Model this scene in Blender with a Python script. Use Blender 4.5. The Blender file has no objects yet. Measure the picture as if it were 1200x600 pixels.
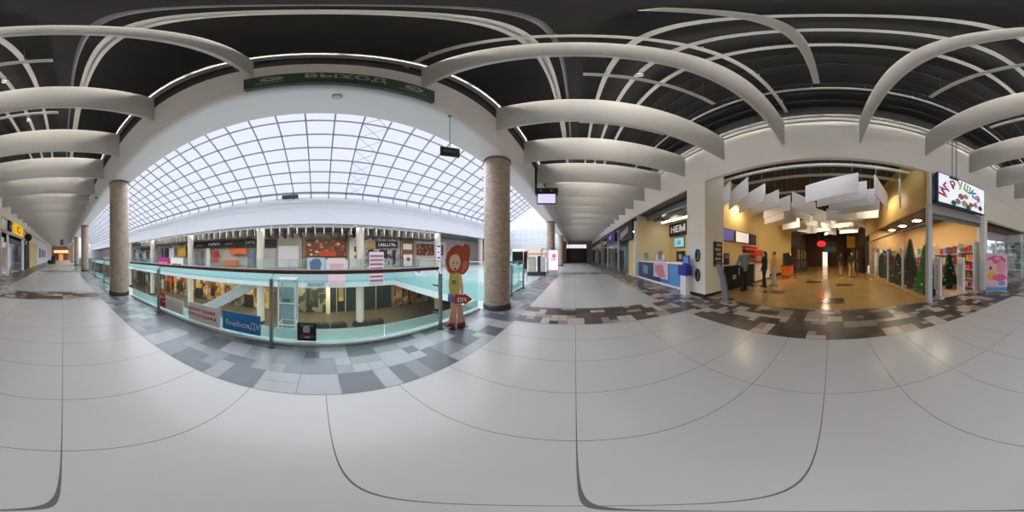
import bpy, bmesh, math, random
from mathutils import Vector, Matrix
R = random.Random(7)
S = bpy.context.scene
COL = S.collection
PI = math.pi
rad = math.radians

# ------------------------------------------------------------------ materials
def lin(c):
    return tuple(((v/255)/12.92 if v/255 <= 0.04045 else ((v/255+0.055)/1.055)**2.4) for v in c)

MATS = {}
def mat(name, rgb, rough=0.5, metal=0.0, var=0.0, scale=6.0, emit=0.0, spec=0.5, alpha=1.0, bump=0.0):
    if name in MATS: return MATS[name]
    m = bpy.data.materials.new(name); m.use_nodes = True
    nt = m.node_tree; b = nt.nodes['Principled BSDF']
    c = lin(rgb)
    b.inputs['Base Color'].default_value = (*c, 1)
    b.inputs['Roughness'].default_value = rough
    b.inputs['Metallic'].default_value = metal
    b.inputs['Specular IOR Level'].default_value = spec
    if var > 0 or bump > 0:
        tc = nt.nodes.new('ShaderNodeTexCoord')
        nz = nt.nodes.new('ShaderNodeTexNoise'); nz.inputs['Scale'].default_value = scale
        nz.inputs['Detail'].default_value = 4
        nt.links.new(tc.outputs['Object'], nz.inputs['Vector'])
        if var > 0:
            mx = nt.nodes.new('ShaderNodeMix'); mx.data_type = 'RGBA'
            mx.inputs[6].default_value = (*[v*(1-var) for v in c], 1)
            mx.inputs[7].default_value = (*[min(1, v*(1+var)) for v in c], 1)
            nt.links.new(nz.outputs['Fac'], mx.inputs[0])
            nt.links.new(mx.outputs[2], b.inputs['Base Color'])
        if bump > 0:
            bp = nt.nodes.new('ShaderNodeBump'); bp.inputs['Strength'].default_value = bump
            nt.links.new(nz.outputs['Fac'], bp.inputs['Height'])
            nt.links.new(bp.outputs['Normal'], b.inputs['Normal'])
    if emit > 0:
        b.inputs['Emission Color'].default_value = (*c, 1)
        b.inputs['Emission Strength'].default_value = emit
    MATS[name] = m
    return m

def glass_mat(name, rgb, opacity=0.1, rough=0.05, sheen=None):
    """thin pane: mostly see-through, tinted, with a fresnel sheen"""
    m = bpy.data.materials.new(name); m.use_nodes = True
    nt = m.node_tree; nt.nodes.clear()
    out = nt.nodes.new('ShaderNodeOutputMaterial')
    tr = nt.nodes.new('ShaderNodeBsdfTransparent'); tr.inputs[0].default_value = (*lin(rgb), 1)
    gl = nt.nodes.new('ShaderNodeBsdfGlossy'); gl.inputs['Roughness'].default_value = rough
    df = nt.nodes.new('ShaderNodeBsdfDiffuse'); df.inputs[0].default_value = (*lin(rgb), 1)
    fr = nt.nodes.new('ShaderNodeFresnel'); fr.inputs[0].default_value = 1.35
    m1 = nt.nodes.new('ShaderNodeMixShader'); m2 = nt.nodes.new('ShaderNodeMixShader')
    m1.inputs[0].default_value = opacity
    nt.links.new(tr.outputs[0], m1.inputs[1]); nt.links.new(df.outputs[0], m1.inputs[2])
    if sheen is None:
        ge = nt.nodes.new('ShaderNodeNewGeometry'); fs = nt.nodes.new('ShaderNodeMath'); fs.operation = 'SUBTRACT'; fs.inputs[0].default_value = 1.0
        mu = nt.nodes.new('ShaderNodeMath'); mu.operation = 'MULTIPLY'
        nt.links.new(ge.outputs['Backfacing'], fs.inputs[1]); nt.links.new(fr.outputs[0], mu.inputs[0]); nt.links.new(fs.outputs[0], mu.inputs[1]); nt.links.new(mu.outputs[0], m2.inputs[0])
    else: m2.inputs[0].default_value = sheen
    nt.links.new(m1.outputs[0], m2.inputs[1]); nt.links.new(gl.outputs[0], m2.inputs[2])
    nt.links.new(m2.outputs[0], out.inputs[0])
    MATS[name] = m
    return m

WHITE = mat('white_paint', (214, 214, 216), 0.55, var=0.03)
FIN = mat('fin_board', (206, 203, 199), 0.6, var=0.04, scale=3)
BEAMW = mat('beam_plaster', (228, 227, 227), 0.6, var=0.02)
SHOPBEAM = mat('shop_fascia_plaster', (232, 226, 221), 0.6, var=0.02)
BLACKCEIL = mat('black_ceiling', (46, 46, 48), 0.9, var=0.2, scale=2)
TRACK = mat('grey_profile', (186, 185, 181), 0.5)
LAMPW = mat('lamp_body_white', (205, 204, 198), 0.45)
STEEL = mat('brushed_steel', (150, 152, 156), 0.32, 0.9)
DKSTEEL = mat('dark_steel', (70, 72, 76), 0.4, 0.7)
BLACK = mat('black_plastic', (18, 18, 20), 0.45)
HAND = mat('brown_handrail', (84, 52, 40), 0.35)
CREAM = mat('cream_plaster', (238, 232, 218), 0.65, var=0.03)
CREAMCOL = mat('cream_pillar', (224, 214, 196), 0.6, var=0.03)
TAN = mat('tan_plaster', (196, 168, 104), 0.6, var=0.04)
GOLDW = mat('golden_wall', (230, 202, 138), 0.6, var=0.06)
BEIGEW = mat('beige_wall', (236, 216, 178), 0.6, var=0.05)
DKBROWN = mat('dark_brown', (52, 40, 34), 0.6, var=0.2)
MIDBROWN = mat('mid_brown', (112, 78, 48), 0.5, var=0.2)
RED = mat('red_gloss', (200, 38, 34), 0.4)
ORANGE = mat('orange_gloss', (226, 108, 44), 0.45)
YELLOW = mat('yellow_gloss', (240, 190, 30), 0.45)
BLUE = mat('blue_print', (34, 110, 196), 0.4)
DKBLUE = mat('dark_blue', (36, 44, 150), 0.4)
LBLUE = mat('light_blue_print', (96, 160, 222), 0.4)
TEAL = mat('teal_print', (60, 160, 176), 0.4)
PINK = mat('pink_print', (236, 130, 170), 0.45)
LPINK = mat('pale_pink_print', (238, 206, 212), 0.5)
MAGENTA = mat('magenta_print', (190, 40, 130), 0.45)
GREEN = mat('green_print', (60, 150, 70), 0.5)
DKGREEN = mat('exit_green', (10, 50, 30), 0.45)
GREYB = mat('grey_board', (120, 122, 126), 0.5)
LGREY = mat('light_grey', (190, 192, 194), 0.5)
WHITEP = mat('white_print', (240, 240, 240), 0.5)
SIGNTXT = mat('sign_letter', (158, 172, 162), 0.5)
FASCIAW = mat('white_fascia', (226, 227, 232), 0.55, var=0.02)
TEALSLAB = mat('teal_glass_cladding', (170, 214, 214), 0.25)
SLABW = mat('slab_edge_white', (232, 236, 238), 0.5)
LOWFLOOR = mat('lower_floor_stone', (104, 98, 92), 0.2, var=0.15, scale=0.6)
MULL = mat('skylight_metal', (118, 124, 132), 0.5)
GLASS = glass_mat('balustrade_glass', (244, 252, 251), 0.03, 0.03)
SHOPGLASS = glass_mat('shop_glass', (248, 252, 252), 0.02, 0.03)
FROST = glass_mat('frosted_film', (232, 250, 248), 0.45, 0.2)
PANE = glass_mat('skylight_pane', (250, 251, 255), 0.03, 0.3, 0.03)
LIGHTPANEL = mat('lamp_diffuser', (255, 250, 240), 0.5, emit=30)
WARMPANEL = mat('warm_lamp_diffuser', (255, 234, 196), 0.5, emit=66)
COOLPANEL = mat('cool_lamp_diffuser', (240, 246, 255), 0.5, emit=45)
SIGNLIT = mat('lightbox_white', (226, 234, 248), 0.4, emit=0.55)
SCREEN = mat('lit_screen', (196, 188, 240), 0.3, emit=0.85)
SKIN = mat('skin', (206, 160, 132), 0.55)
HAIRB = mat('dark_hair', (38, 28, 24), 0.6)

def busy(name, cols, scale=2.0, rough=0.55, vec=(1, 0.02, 0.75)):
    """patchwork of goods: chebychev cells in a few constant colours"""
    m = bpy.data.materials.new(name); m.use_nodes = True
    nt = m.node_tree; b = nt.nodes['Principled BSDF']; N = nt.nodes.new; L = nt.links.new
    tc = N('ShaderNodeTexCoord'); mp = N('ShaderNodeMapping'); mp.inputs['Scale'].default_value = vec; L(tc.outputs['Object'], mp.inputs[0])
    v = N('ShaderNodeTexVoronoi'); v.distance = 'CHEBYCHEV'; v.inputs['Scale'].default_value = scale; L(mp.outputs[0], v.inputs['Vector'])
    sp = N('ShaderNodeSeparateColor'); L(v.outputs['Color'], sp.inputs[0])
    cr = N('ShaderNodeValToRGB'); cr.color_ramp.interpolation = 'CONSTANT'
    for i, c in enumerate(cols):
        e = cr.color_ramp.elements[i] if i < 2 else cr.color_ramp.elements.new(i/len(cols))
        e.position = i/len(cols); e.color = (*lin(c), 1)
    L(sp.outputs[0], cr.inputs[0]); L(cr.outputs[0], b.inputs['Base Color']); b.inputs['Roughness'].default_value = rough
    MATS[name] = m; return m

def tile_floor_mat():
    m = bpy.data.materials.new('light_floor_tile'); m.use_nodes = True
    nt = m.node_tree; b = nt.nodes['Principled BSDF']; N = nt.nodes.new; L = nt.links.new
    geo = N('ShaderNodeNewGeometry'); sep = N('ShaderNodeSeparateXYZ'); L(geo.outputs['Position'], sep.inputs[0])
    def line(sock, off, pitch, w):
        a = N('ShaderNodeMath'); a.operation = 'SUBTRACT'; L(sock, a.inputs[0]); a.inputs[1].default_value = off
        p = N('ShaderNodeMath'); p.operation = 'PINGPONG'; L(a.outputs[0], p.inputs[0]); p.inputs[1].default_value = pitch/2
        c = N('ShaderNodeMath'); c.operation = 'LESS_THAN'; L(p.outputs[0], c.inputs[0]); c.inputs[1].default_value = w
        return c.outputs[0]
    l1 = line(sep.outputs[0], 0.055, 0.645, 0.0028)
    l2 = line(sep.outputs[1], -0.006, 1.328, 0.0028)
    mxm = N('ShaderNodeMath'); mxm.operation = 'MAXIMUM'; L(l1, mxm.inputs[0]); L(l2, mxm.inputs[1])
    nz = N('ShaderNodeTexNoise'); nz.inputs['Scale'].default_value = 1.4; nz.inputs['Detail'].default_value = 5
    L(geo.outputs['Position'], nz.inputs['Vector'])
    mx0 = N('ShaderNodeMix'); mx0.data_type = 'RGBA'
    mx0.inputs[6].default_value = (*lin((172, 171, 168)), 1); mx0.inputs[7].default_value = (*lin((180, 179, 176)), 1)
    L(nz.outputs['Fac'], mx0.inputs[0])
    mx = N('ShaderNodeMix'); mx.data_type = 'RGBA'
    L(mxm.outputs[0], mx.inputs[0]); L(mx0.outputs[2], mx.inputs[6]); mx.inputs[7].default_value = (*lin((100, 97, 93)), 1)
    L(mx.outputs[2], b.inputs['Base Color'])
    b.inputs['Roughness'].default_value = 0.27
    b.inputs['Specular IOR Level'].default_value = 0.4
    return m
TILE = tile_floor_mat()

def column_mat():
    """small upright mosaic tiles; uses the UV map wound round the shaft (metres)"""
    m = bpy.data.materials.new('column_mosaic'); m.use_nodes = True
    nt = m.node_tree; b = nt.nodes['Principled BSDF']; N = nt.nodes.new; L = nt.links.new
    uv = N('ShaderNodeUVMap')
    br = N('ShaderNodeTexBrick'); L(uv.outputs[0], br.inputs['Vector'])
    br.inputs['Scale'].default_value = 1.0
    br.inputs['Brick Width'].default_value = 0.1; br.inputs['Row Height'].default_value = 0.045
    br.inputs['Mortar Size'].default_value = 0.004
    br.inputs['Color1'].default_value = (*lin((190, 172, 154)), 1)
    br.inputs['Color2'].default_value = (*lin((160, 142, 124)), 1)
    br.inputs['Mortar'].default_value = (*lin((110, 98, 88)), 1)
    L(br.outputs['Color'], b.inputs['Base Color']); b.inputs['Roughness'].default_value = 0.35
    bp = N('ShaderNodeBump'); bp.inputs['Strength'].default_value = 0.3; bp.inputs['Distance'].default_value = 0.004
    L(br.outputs['Fac'], bp.inputs['Height']); bp.invert = True
    L(bp.outputs[0], b.inputs['Normal'])
    return m
COLMAT = column_mat()

# ------------------------------------------------------------------ mesh builder
class MB:
    def __init__(self): self.v = []; self.f = []; self.mi = []; self.sm = []; self.uv = None
    def _add(self, vs, fs, mi=0, smooth=False):
        b = len(self.v); self.v += [tuple(p) for p in vs]
        for f in fs:
            self.f.append([b+i for i in f]); self.mi.append(mi); self.sm.append(smooth)
        return self
    def bx(self, x0, x1, y0, y1, z0, z1, mi=0):
        x0, x1 = min(x0, x1), max(x0, x1); y0, y1 = min(y0, y1), max(y0, y1); z0, z1 = min(z0, z1), max(z0, z1)
        vs = [(x0,y0,z0),(x1,y0,z0),(x1,y1,z0),(x0,y1,z0),(x0,y0,z1),(x1,y0,z1),(x1,y1,z1),(x0,y1,z1)]
        return self._add(vs, [(3,2,1,0),(4,5,6,7),(0,1,5,4),(1,2,6,5),(2,3,7,6),(3,0,4,7)], mi)
    def box(self, c, s, mi=0, rz=0.0, M=None):
        hx, hy, hz = s[0]/2, s[1]/2, s[2]/2
        vs = [Vector(p) for p in [(-hx,-hy,-hz),(hx,-hy,-hz),(hx,hy,-hz),(-hx,hy,-hz),(-hx,-hy,hz),(hx,-hy,hz),(hx,hy,hz),(-hx,hy,hz)]]
        if M is None: M = Matrix.Rotation(rz, 3, 'Z')
        vs = [M @ p + Vector(c) for p in vs]
        return self._add(vs, [(3,2,1,0),(4,5,6,7),(0,1,5,4),(1,2,6,5),(2,3,7,6),(3,0,4,7)], mi)
    def cyl(self, p0, p1, r0, r1=None, n=16, mi=0, caps=True, smooth=True):
        r1 = r0 if r1 is None else r1
        p0, p1 = Vector(p0), Vector(p1); d = (p1-p0).normalized()
        a = d.orthogonal().normalized(); b = d.cross(a)
        vs = []
        for p, r in ((p0, r0), (p1, r1)):
            for k in range(n):
                t = 2*PI*k/n; vs.append(p + (a*math.cos(t)+b*math.sin(t))*r)
        self._add(vs, [(k, (k+1) % n, n+(k+1) % n, n+k) for k in range(n)], mi, smooth)
        if caps:
            self._add(vs[:n], [tuple(reversed(range(n)))], mi); self._add(vs[n:], [tuple(range(n))], mi)
        return self
    def tube(self, pts, r, n=10, mi=0):
        pts = [Vector(p) for p in pts]; rs = r if isinstance(r, (list, tuple)) else [r]*len(pts)
        vs = []; prev = None
        for i, p in enumerate(pts):
            d = (pts[min(i+1, len(pts)-1)] - pts[max(i-1, 0)]).normalized()
            a = d.orthogonal().normalized() if prev is None else (prev - d*prev.dot(d)).normalized()
            prev = a; b = d.cross(a)
            for k in range(n):
                t = 2*PI*k/n; vs.append(p + (a*math.cos(t)+b*math.sin(t))*rs[i])
        fs = []
        for i in range(len(pts)-1):
            for k in range(n): fs.append((i*n+k, i*n+(k+1) % n, (i+1)*n+(k+1) % n, (i+1)*n+k))
        self._add(vs, fs, mi, True)
        self._add(vs[:n], [tuple(reversed(range(n)))], mi); self._add(vs[-n:], [tuple(range(n))], mi)
        return self
    def sph(self, c, r, n=16, m=10, mi=0):
        r = (r, r, r) if isinstance(r, (int, float)) else r
        vs = [(c[0], c[1], c[2]-r[2])]
        for i in range(1, m):
            t = PI*i/m
            for k in range(n):
                p = 2*PI*k/n
                vs.append((c[0]+r[0]*math.sin(t)*math.cos(p), c[1]+r[1]*math.sin(t)*math.sin(p), c[2]-r[2]*math.cos(t)))
        vs.append((c[0], c[1], c[2]+r[2])); fs = []
        for k in range(n): fs.append((0, 1+(k+1) % n, 1+k))
        for i in range(m-2):
            for k in range(n):
                a = 1+i*n; fs.append((a+k, a+(k+1) % n, a+n+(k+1) % n, a+n+k))
        t = len(vs)-1; a = 1+(m-2)*n
        for k in range(n): fs.append((a+k, a+(k+1) % n, t))
        return self._add(vs, fs, mi, True)
    def lathe(self, prof, c=(0, 0, 0), n=24, mi=0):
        vs = []
        for r, z in prof:
            for k in range(n):
                t = 2*PI*k/n; vs.append((c[0]+r*math.cos(t), c[1]+r*math.sin(t), c[2]+z))
        fs = []
        for i in range(len(prof)-1):
            for k in range(n): fs.append((i*n+k, i*n+(k+1) % n, (i+1)*n+(k+1) % n, (i+1)*n+k))
        self._add(vs, fs, mi, True)
        self._add(vs[:n], [tuple(reversed(range(n)))], mi); self._add(vs[-n:], [tuple(range(n))], mi)
        return self
    def prism(self, poly, o, u, w, depth, mi=0):
        """polygon (a,b) in the plane o + a*u + b*w, extruded by depth along u x w"""
        o, u, w = Vector(o), Vector(u), Vector(w); nrm = u.cross(w).normalized()
        area = sum(poly[i][0]*poly[(i+1) % len(poly)][1]-poly[(i+1) % len(poly)][0]*poly[i][1] for i in range(len(poly)))
        if area < 0: poly = list(reversed(poly))
        k = len(poly); f = [o+u*a+w*b+nrm*depth for a, b in poly]; bk = [o+u*a+w*b for a, b in poly]
        self._add(f+bk, [tuple(range(k)), tuple(reversed(range(k, 2*k)))]+[(i, k+i, k+(i+1) % k, (i+1) % k) for i in range(k)], mi)
        return self
    def quad(self, a, b, c, d, mi=0): return self._add([a, b, c, d], [(0, 1, 2, 3)], mi)
    def build(self, name, mats, parent=None, loc=None):
        me = bpy.data.meshes.new(name); me.from_pydata(self.v, [], self.f)
        mats = mats if isinstance(mats, (list, tuple)) else [mats]
        for m in mats: me.materials.append(m)
        me.polygons.foreach_set('material_index', self.mi); me.polygons.foreach_set('use_smooth', self.sm)
        me.update()
        o = bpy.data.objects.new(name, me); COL.objects.link(o)
        if parent is not None: o.parent = parent
        if loc is not None: o.location = loc
        return o

def tag(o, label, cat, group=None, kind=None):
    o['label'] = label; o['category'] = cat
    if group: o['group'] = group
    if kind: o['kind'] = kind
    return o
def thing(name, label, cat, loc=(0, 0, 0), rz=0.0, group=None):
    o = bpy.data.objects.new(name, None); COL.objects.link(o); o.location = loc; o.rotation_euler = (0, 0, rz)
    o.empty_display_size = 0.1
    return tag(o, label, cat, group)
def struct(o, label=None, cat=None):
    o['kind'] = 'structure'
    if label: o['label'] = label; o['category'] = cat
    return o
def children(o): return [c for c in COL.objects if c.parent == o]
def copy_tree(o, parent=None, loc=None, rz=None):
    c = o.copy(); COL.objects.link(c); c.parent = parent
    if loc is not None: c.location = loc
    if rz is not None: c.rotation_euler = (0, 0, rz)
    for ch in [k for k in list(COL.objects) if k.parent == o]: copy_tree(ch, c)
    return c
def bevel(o, w=0.01, seg=2):
    b = o.modifiers.new('edge', 'BEVEL'); b.width = w; b.segments = seg; b.limit_method = 'ANGLE'
    return o
def text(name, s, size, m, parent, o, u, w, depth=0.006, align='CENTER', sx=1.0, bold=0.0):
    cu = bpy.data.curves.new(name, 'FONT'); cu.body = s; cu.size = size; cu.extrude = depth/2
    cu.offset = bold*size; cu.align_x = align; cu.align_y = 'CENTER'; cu.resolution_u = 3
    t = bpy.data.objects.new(name, cu); COL.objects.link(t)
    me = bpy.data.meshes.new_from_object(t.evaluated_get(bpy.context.evaluated_depsgraph_get()))
    bpy.data.objects.remove(t)
    u, w = Vector(u).normalized(), Vector(w).normalized(); n = u.cross(w)
    M = Matrix((u, w, n)).transposed().to_4x4(); M.translation = Vector(o)
    me.transform(M @ Matrix.Diagonal((sx, 1, 1, 1)))
    me.materials.clear(); me.materials.append(m)
    ob = bpy.data.objects.new(name, me); COL.objects.link(ob); ob.parent = parent
    return ob
U, W = (1, 0, 0), (0, 0, 1)      # boards seen from the corridor looking to the atrium
UB = (-1, 0, 0)                  # boards seen looking to the shops

# ------------------------------------------------------------------ floor
XL, XR = -60.0, 40.0
fl = MB(); fl.bx(XL, XR, -4.38, 2.56, -0.3, 0.0)
FLOOR = struct(fl.build('floor', TILE))
GREYS = [mat('mosaic_slate', (80, 84, 91), 0.3, var=0.1), mat('mosaic_grey', (112, 113, 119), 0.3, var=0.1),
         mat('mosaic_ash', (129, 127, 130), 0.3, var=0.08), mat('mosaic_pale', (146, 147, 151), 0.3, var=0.06), mat('mosaic_grout', (110, 112, 114), 0.8)]
BROWNS = [mat('mosaic_umber', (52, 43, 41), 0.3, var=0.15), mat('mosaic_brown', (70, 58, 54), 0.3, var=0.12),
          mat('mosaic_taupe', (138, 124, 115), 0.3, var=0.1), mat('mosaic_sand', (172, 160, 148), 0.3, var=0.06), mat('mosaic_grout_dark', (70, 62, 60), 0.8)]
def mosaic(name, x0, x1, y0, y1, cell, mats, wts, z=0.003, seed=1, skip=None):
    r = random.Random(seed); nx, ny = max(1, round((x1-x0)/cell)), max(1, round((y1-y0)/cell))
    dx, dy = (x1-x0)/nx, (y1-y0)/ny; used = [[False]*ny for _ in range(nx)]
    m = MB(); g = 0.0035
    m.bx(x0, x1, y0, y1, -0.02, z-0.0015, 4)
    for i in range(nx):
        for j in range(ny):
            if used[i][j]: continue
            w, h = r.choice([(1,1),(1,1),(2,2),(2,2),(2,2),(2,1),(1,2)])
            while w > 1 and (i+w > nx or any(used[i+k][j] for k in range(w))): w -= 1
            while h > 1 and (j+h > ny or any(used[i+a][j+b] for a in range(w) for b in range(h))): h -= 1
            for a in range(w):
                for b in range(h): used[i+a][j+b] = True
            xa, xb, ya, yb = x0+i*dx+g, x0+(i+w)*dx-g, y0+j*dy+g, y0+(j+h)*dy-g
            m.quad((xa,ya,z),(xb,ya,z),(xb,yb,z),(xa,yb,z), r.choices(range(4), wts)[0])
    o = m.build(name, mats, FLOOR); return o
mosaic('atrium_mosaic', -30, 15, 1.31, 2.44, 0.19, GREYS, (4, 4, 4, 4), seed=3)
mosaic('shop_mosaic', -40, XR, -4.37, -2.66, 0.172, BROWNS, (6, 4, 3, 5), seed=5)
for i, (xa, xb) in enumerate([(-6.7, -5.4), (3.35, 4.5), (13.4, 14.6), (-16.6, -15.3), (-26.4, -25.2)]):
    mosaic('cross_mosaic', xa, xb, -2.66, 1.31, 0.186, BROWNS, (6, 4, 3, 5), seed=11+i)

# bridge floor, far gallery floor, lower floor
m = MB(); m.bx(7.5, 31, 2.56, 20, -1.2, 0.0); struct(m.build('floor_bridge', mat('bridge_tile', (186, 188, 192), 0.22, var=0.03)))
m = MB(); m.bx(-84, 7.5, 15.02, 20.2, -1.3, 0.0); struct(m.build('floor_gallery', mat('gallery_tile', (186, 184, 180), 0.3)))
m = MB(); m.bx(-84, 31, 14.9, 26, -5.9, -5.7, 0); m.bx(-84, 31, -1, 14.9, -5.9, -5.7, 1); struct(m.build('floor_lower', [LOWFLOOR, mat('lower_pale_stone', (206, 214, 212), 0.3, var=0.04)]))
# slab edges: teal cladding with a white lower band
m = MB(); m.bx(-84, 7.35, 14.9, 15.0, -1.0, -0.02, 0); m.bx(-84, 7.35, 14.86, 15.02, -1.44, -1.0, 1)
m.bx(7.35, 7.48, 2.58, 15.0, -1.0, -0.02, 0); m.bx(7.3, 7.5, 2.58, 15.02, -1.44, -1.0, 1)
struct(m.build('trim_1', [TEALSLAB, SLABW]))
m = MB(); m.bx(-84, 7.5, 15.02, 26, -1.44, -1.32); m.bx(7.5, 31, 2.6, 26, -1.44, -1.22); struct(m.build('ceiling_lower', mat('lower_ceiling', (150, 140, 120), 0.7)))
m = MB(); m.bx(-60, 7.3, 2.57, 2.62, -1.3, -0.02); m.bx(-84, 31, 1.0, 1.1, -5.7, -0.3); m.bx(-84.1, -84, 1, 26, -5.7, 0); m.bx(31, 31.1, 1, 26, -5.7, 0)
struct(m.build('wall_lower', mat('lower_wall', (150, 140, 124), 0.7)))

# lobby floor
m = MB(); m.bx(-2.95, 6.2, -24, -4.38, -0.3, 0.0, 0)
rr = random.Random(21)
for i in range(-3, 6):
    for j in range(0, 18):
        if (i*2+j*3) % 7 in (0,) :
            cx, cy = i*1.0+0.3*(j % 2), -5.3-j*1.0
            if -2.6 < cx < 5: m.bx(cx-0.42, cx+0.42, cy-0.3, cy+0.3, -0.01, 0.006, 1)
for j in range(20): m.bx(-2.95, 6.2, -4.9-j*0.98, -4.885-j*0.98, -0.01, 0.002, 2)
for i in range(10): m.bx(-2.7+i*0.98, -2.685+i*0.98, -24, -4.38, -0.01, 0.002, 2)
LOBF = struct(m.build('floor_lobby', [mat('lobby_gold_tile', (168, 136, 86), 0.16, var=0.22, scale=1.1), mat('lobby_dark_tile', (84, 60, 38), 0.2), mat('lobby_joint', (132, 98, 56), 0.5)]))
m = MB(); m.bx(-5.75, -2.95, -12, -4.38, -0.3, 0.002); struct(m.build('floor_toy_store', mat('toy_floor', (222, 190, 150), 0.25, var=0.04)))
m = MB(); m.bx(5.07, XR, -9, -4.38, -0.3, 0.001); m.bx(XL, -5.75, -9, -4.38, -0.3, 0.001); struct(m.build('floor_shops', mat('shop_floor', (176, 168, 158), 0.25, var=0.05)))

# ------------------------------------------------------------------ ceiling + beams
m = MB(); m.bx(XL, XR, -4.75, 2.2, 7.3, 7.5)
for k in range(8):                                      # dark ribs of the deck, shop side
    m.bx(XL, XR, -4.6+k*0.42, -4.47+k*0.42, 7.22, 7.3)
struct(m.build('ceiling', BLACKCEIL))

# atrium-side beam: rounded lower edge, soffit at 4.5
prof = [(1.73, 5.68)]
for k in range(7):
    t = PI*0.5*k/6; prof.append((1.73+0.16*(1-math.cos(t)), 4.66-0.16*math.sin(t)))
prof += [(2.5, 4.5), (2.5, 8.8), (2.32, 8.8), (2.32, 5.68)]
m = MB(); m.prism([(p[0], p[1]) for p in prof], (XL, 0, 0), (0, 1, 0), (0, 0, 1), XR-XL)
struct(m.build('wall_atrium', BEAMW))
struct(MB().bx(XL, XR, 2.2, 2.31, 5.69, 7.4).build('wall_atrium_upper', BLACKCEIL))

# shop-side beam: lower band and recessed upper band
prof = [(-4.2, 4.4), (-4.2, 5.42), (-4.34, 5.5), (-4.34, 6.3), (-4.6, 6.3), (-4.6, 5.5), (-4.34, 5.4), (-4.34, 4.4)]
m = MB(); m.prism(prof, (XL, 0, 0), (0, 1, 0), (0, 0, 1), XR-XL)
m.bx(XL, XR, -4.36, -4.24, 6.2, 6.34, 1)
struct(MB().bx(XL, XR, -4.6, -4.45, 6.35, 7.3).build('wall_shop_upper', BLACKCEIL))
struct(m.build('wall_shop', [SHOPBEAM, TRACK]))
m = MB(); m.bx(XL-0.5, XR+0.5, -25, -4.6, 7.3, 7.5); m.bx(XL-0.5, XR+0.5, -25.2, -25, 0, 7.5); m.bx(XL-0.6, XL-0.4, -25, -4.4, 0, 7.5); m.bx(XR+0.4, XR+0.6, -25, -4.4, 0, 7.5); struct(m.build('wall_outer', mat('outer_shell', (60, 60, 60), 0.9)))

# cross fins
FX = [-0.75-2.0*k for k in range(29)] + [1.26+2.0*k for k in range(19)]
m = MB(); m.bx(-0.025, 0.025, -4.19, -1.352, 0, 1.1); m.bx(-0.025, 0.025, -1.348, 1.70, 0, 1.1); m.bx(-0.02, 0.02, -1.36, -1.34, 0.002, 1.098)
fin0 = m.build('ceiling_fin', FIN)
nearfin = {-0.75: 'pale grey ceiling fin crossing overhead just left of the green exit sign',
           1.26: 'pale grey ceiling fin crossing overhead just right of the green exit sign',
           -2.75: 'second pale grey ceiling fin out from the exit sign, on the yellow shop sign side',
           3.26: 'second pale grey ceiling fin out from the exit sign, on the hanging screen side',
           -4.75: 'third pale grey ceiling fin out from the exit sign, on the yellow shop sign side',
           5.26: 'third pale grey ceiling fin out from the exit sign, on the hanging screen side'}
for i, x in enumerate(FX):
    o = fin0 if i == 0 else fin0.copy()
    if i: COL.objects.link(o)
    o.location = (x, 0, 5.05)
    key = round(x, 2)
    if key in nearfin: tag(o, nearfin[key], 'ceiling fin', 'corridor ceiling fins')
    elif x < 0: tag(o, 'one of the pale fins in the far row towards the yellow shop sign', 'ceiling fin', 'corridor ceiling fins, yellow sign end')
    else: tag(o, 'one of the pale fins in the far row beyond the hanging screen', 'ceiling fin', 'corridor ceiling fins, hanging screen end')

# tracks under the dark ceiling
def track(label, y, w, h, z, hang=None, double=False):
    t = thing('ceiling_track', label, 'ceiling track', (0, y, z), 0, 'ceiling tracks')
    m = MB()
    if double:
        m.bx(XL, XR, -w/2, -w*0.12, 0, h); m.bx(XL, XR, w*0.12, w/2, 0, h); m.bx(XL, XR, -w*0.12, w*0.12, h*0.5, h, 0)
    else: m.bx(XL, XR, -w/2, w/2, 0, h)
    m.build('profile', TRACK, t)
    if hang:
        m = MB(); x = -29.3
        while x < XR: m.cyl((x, 0, h), (x, 0, 7.25-z), 0.014, n=6); x += hang
        m.build('hanger_rods', DKSTEEL, t)['kind'] = 'stuff'
track('double grey track running along the corridor nearest the exit sign', 0.40, 0.15, 0.07, 6.93, None, True)
track('single grey track over the middle, first one on the shop side', -0.52, 0.085, 0.06, 6.98)
track('second grey track from the middle on the shop side', -1.02, 0.085, 0.06, 6.98, 2.2)
track('third grey track from the middle on the shop side with hanger rods', -1.55, 0.085, 0.06, 6.98, 1.1)
track('thin grey track near the shop fascia with hanger rods', -3.30, 0.06, 0.05, 6.98, 1.1)
track('grey edge track running right above the atrium beam', 1.80, 0.07, 0.06, 6.46, 1.6)
m = MB(); m.cyl((-46, 0.17, 6.97), (XR, 0.17, 6.97), 0.028, n=8)
tag(m.build('sprinkler_pipe', mat('grey_pipe', (96, 96, 98), 0.5)), 'thin dark grey pipe beside the double ceiling track', 'pipe')
m = MB(); m.bx(1.17, 1.25, -4.3, 2.05, 6.9, 6.97)
for k in range(5): m.cyl((1.21, -3.9+k*1.35, 6.97), (1.21, -3.9+k*1.35, 7.3), 0.014, n=6)
tag(m.build('cross_track', TRACK), 'grey track crossing the corridor above the fin beside the exit sign', 'ceiling track')

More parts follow.
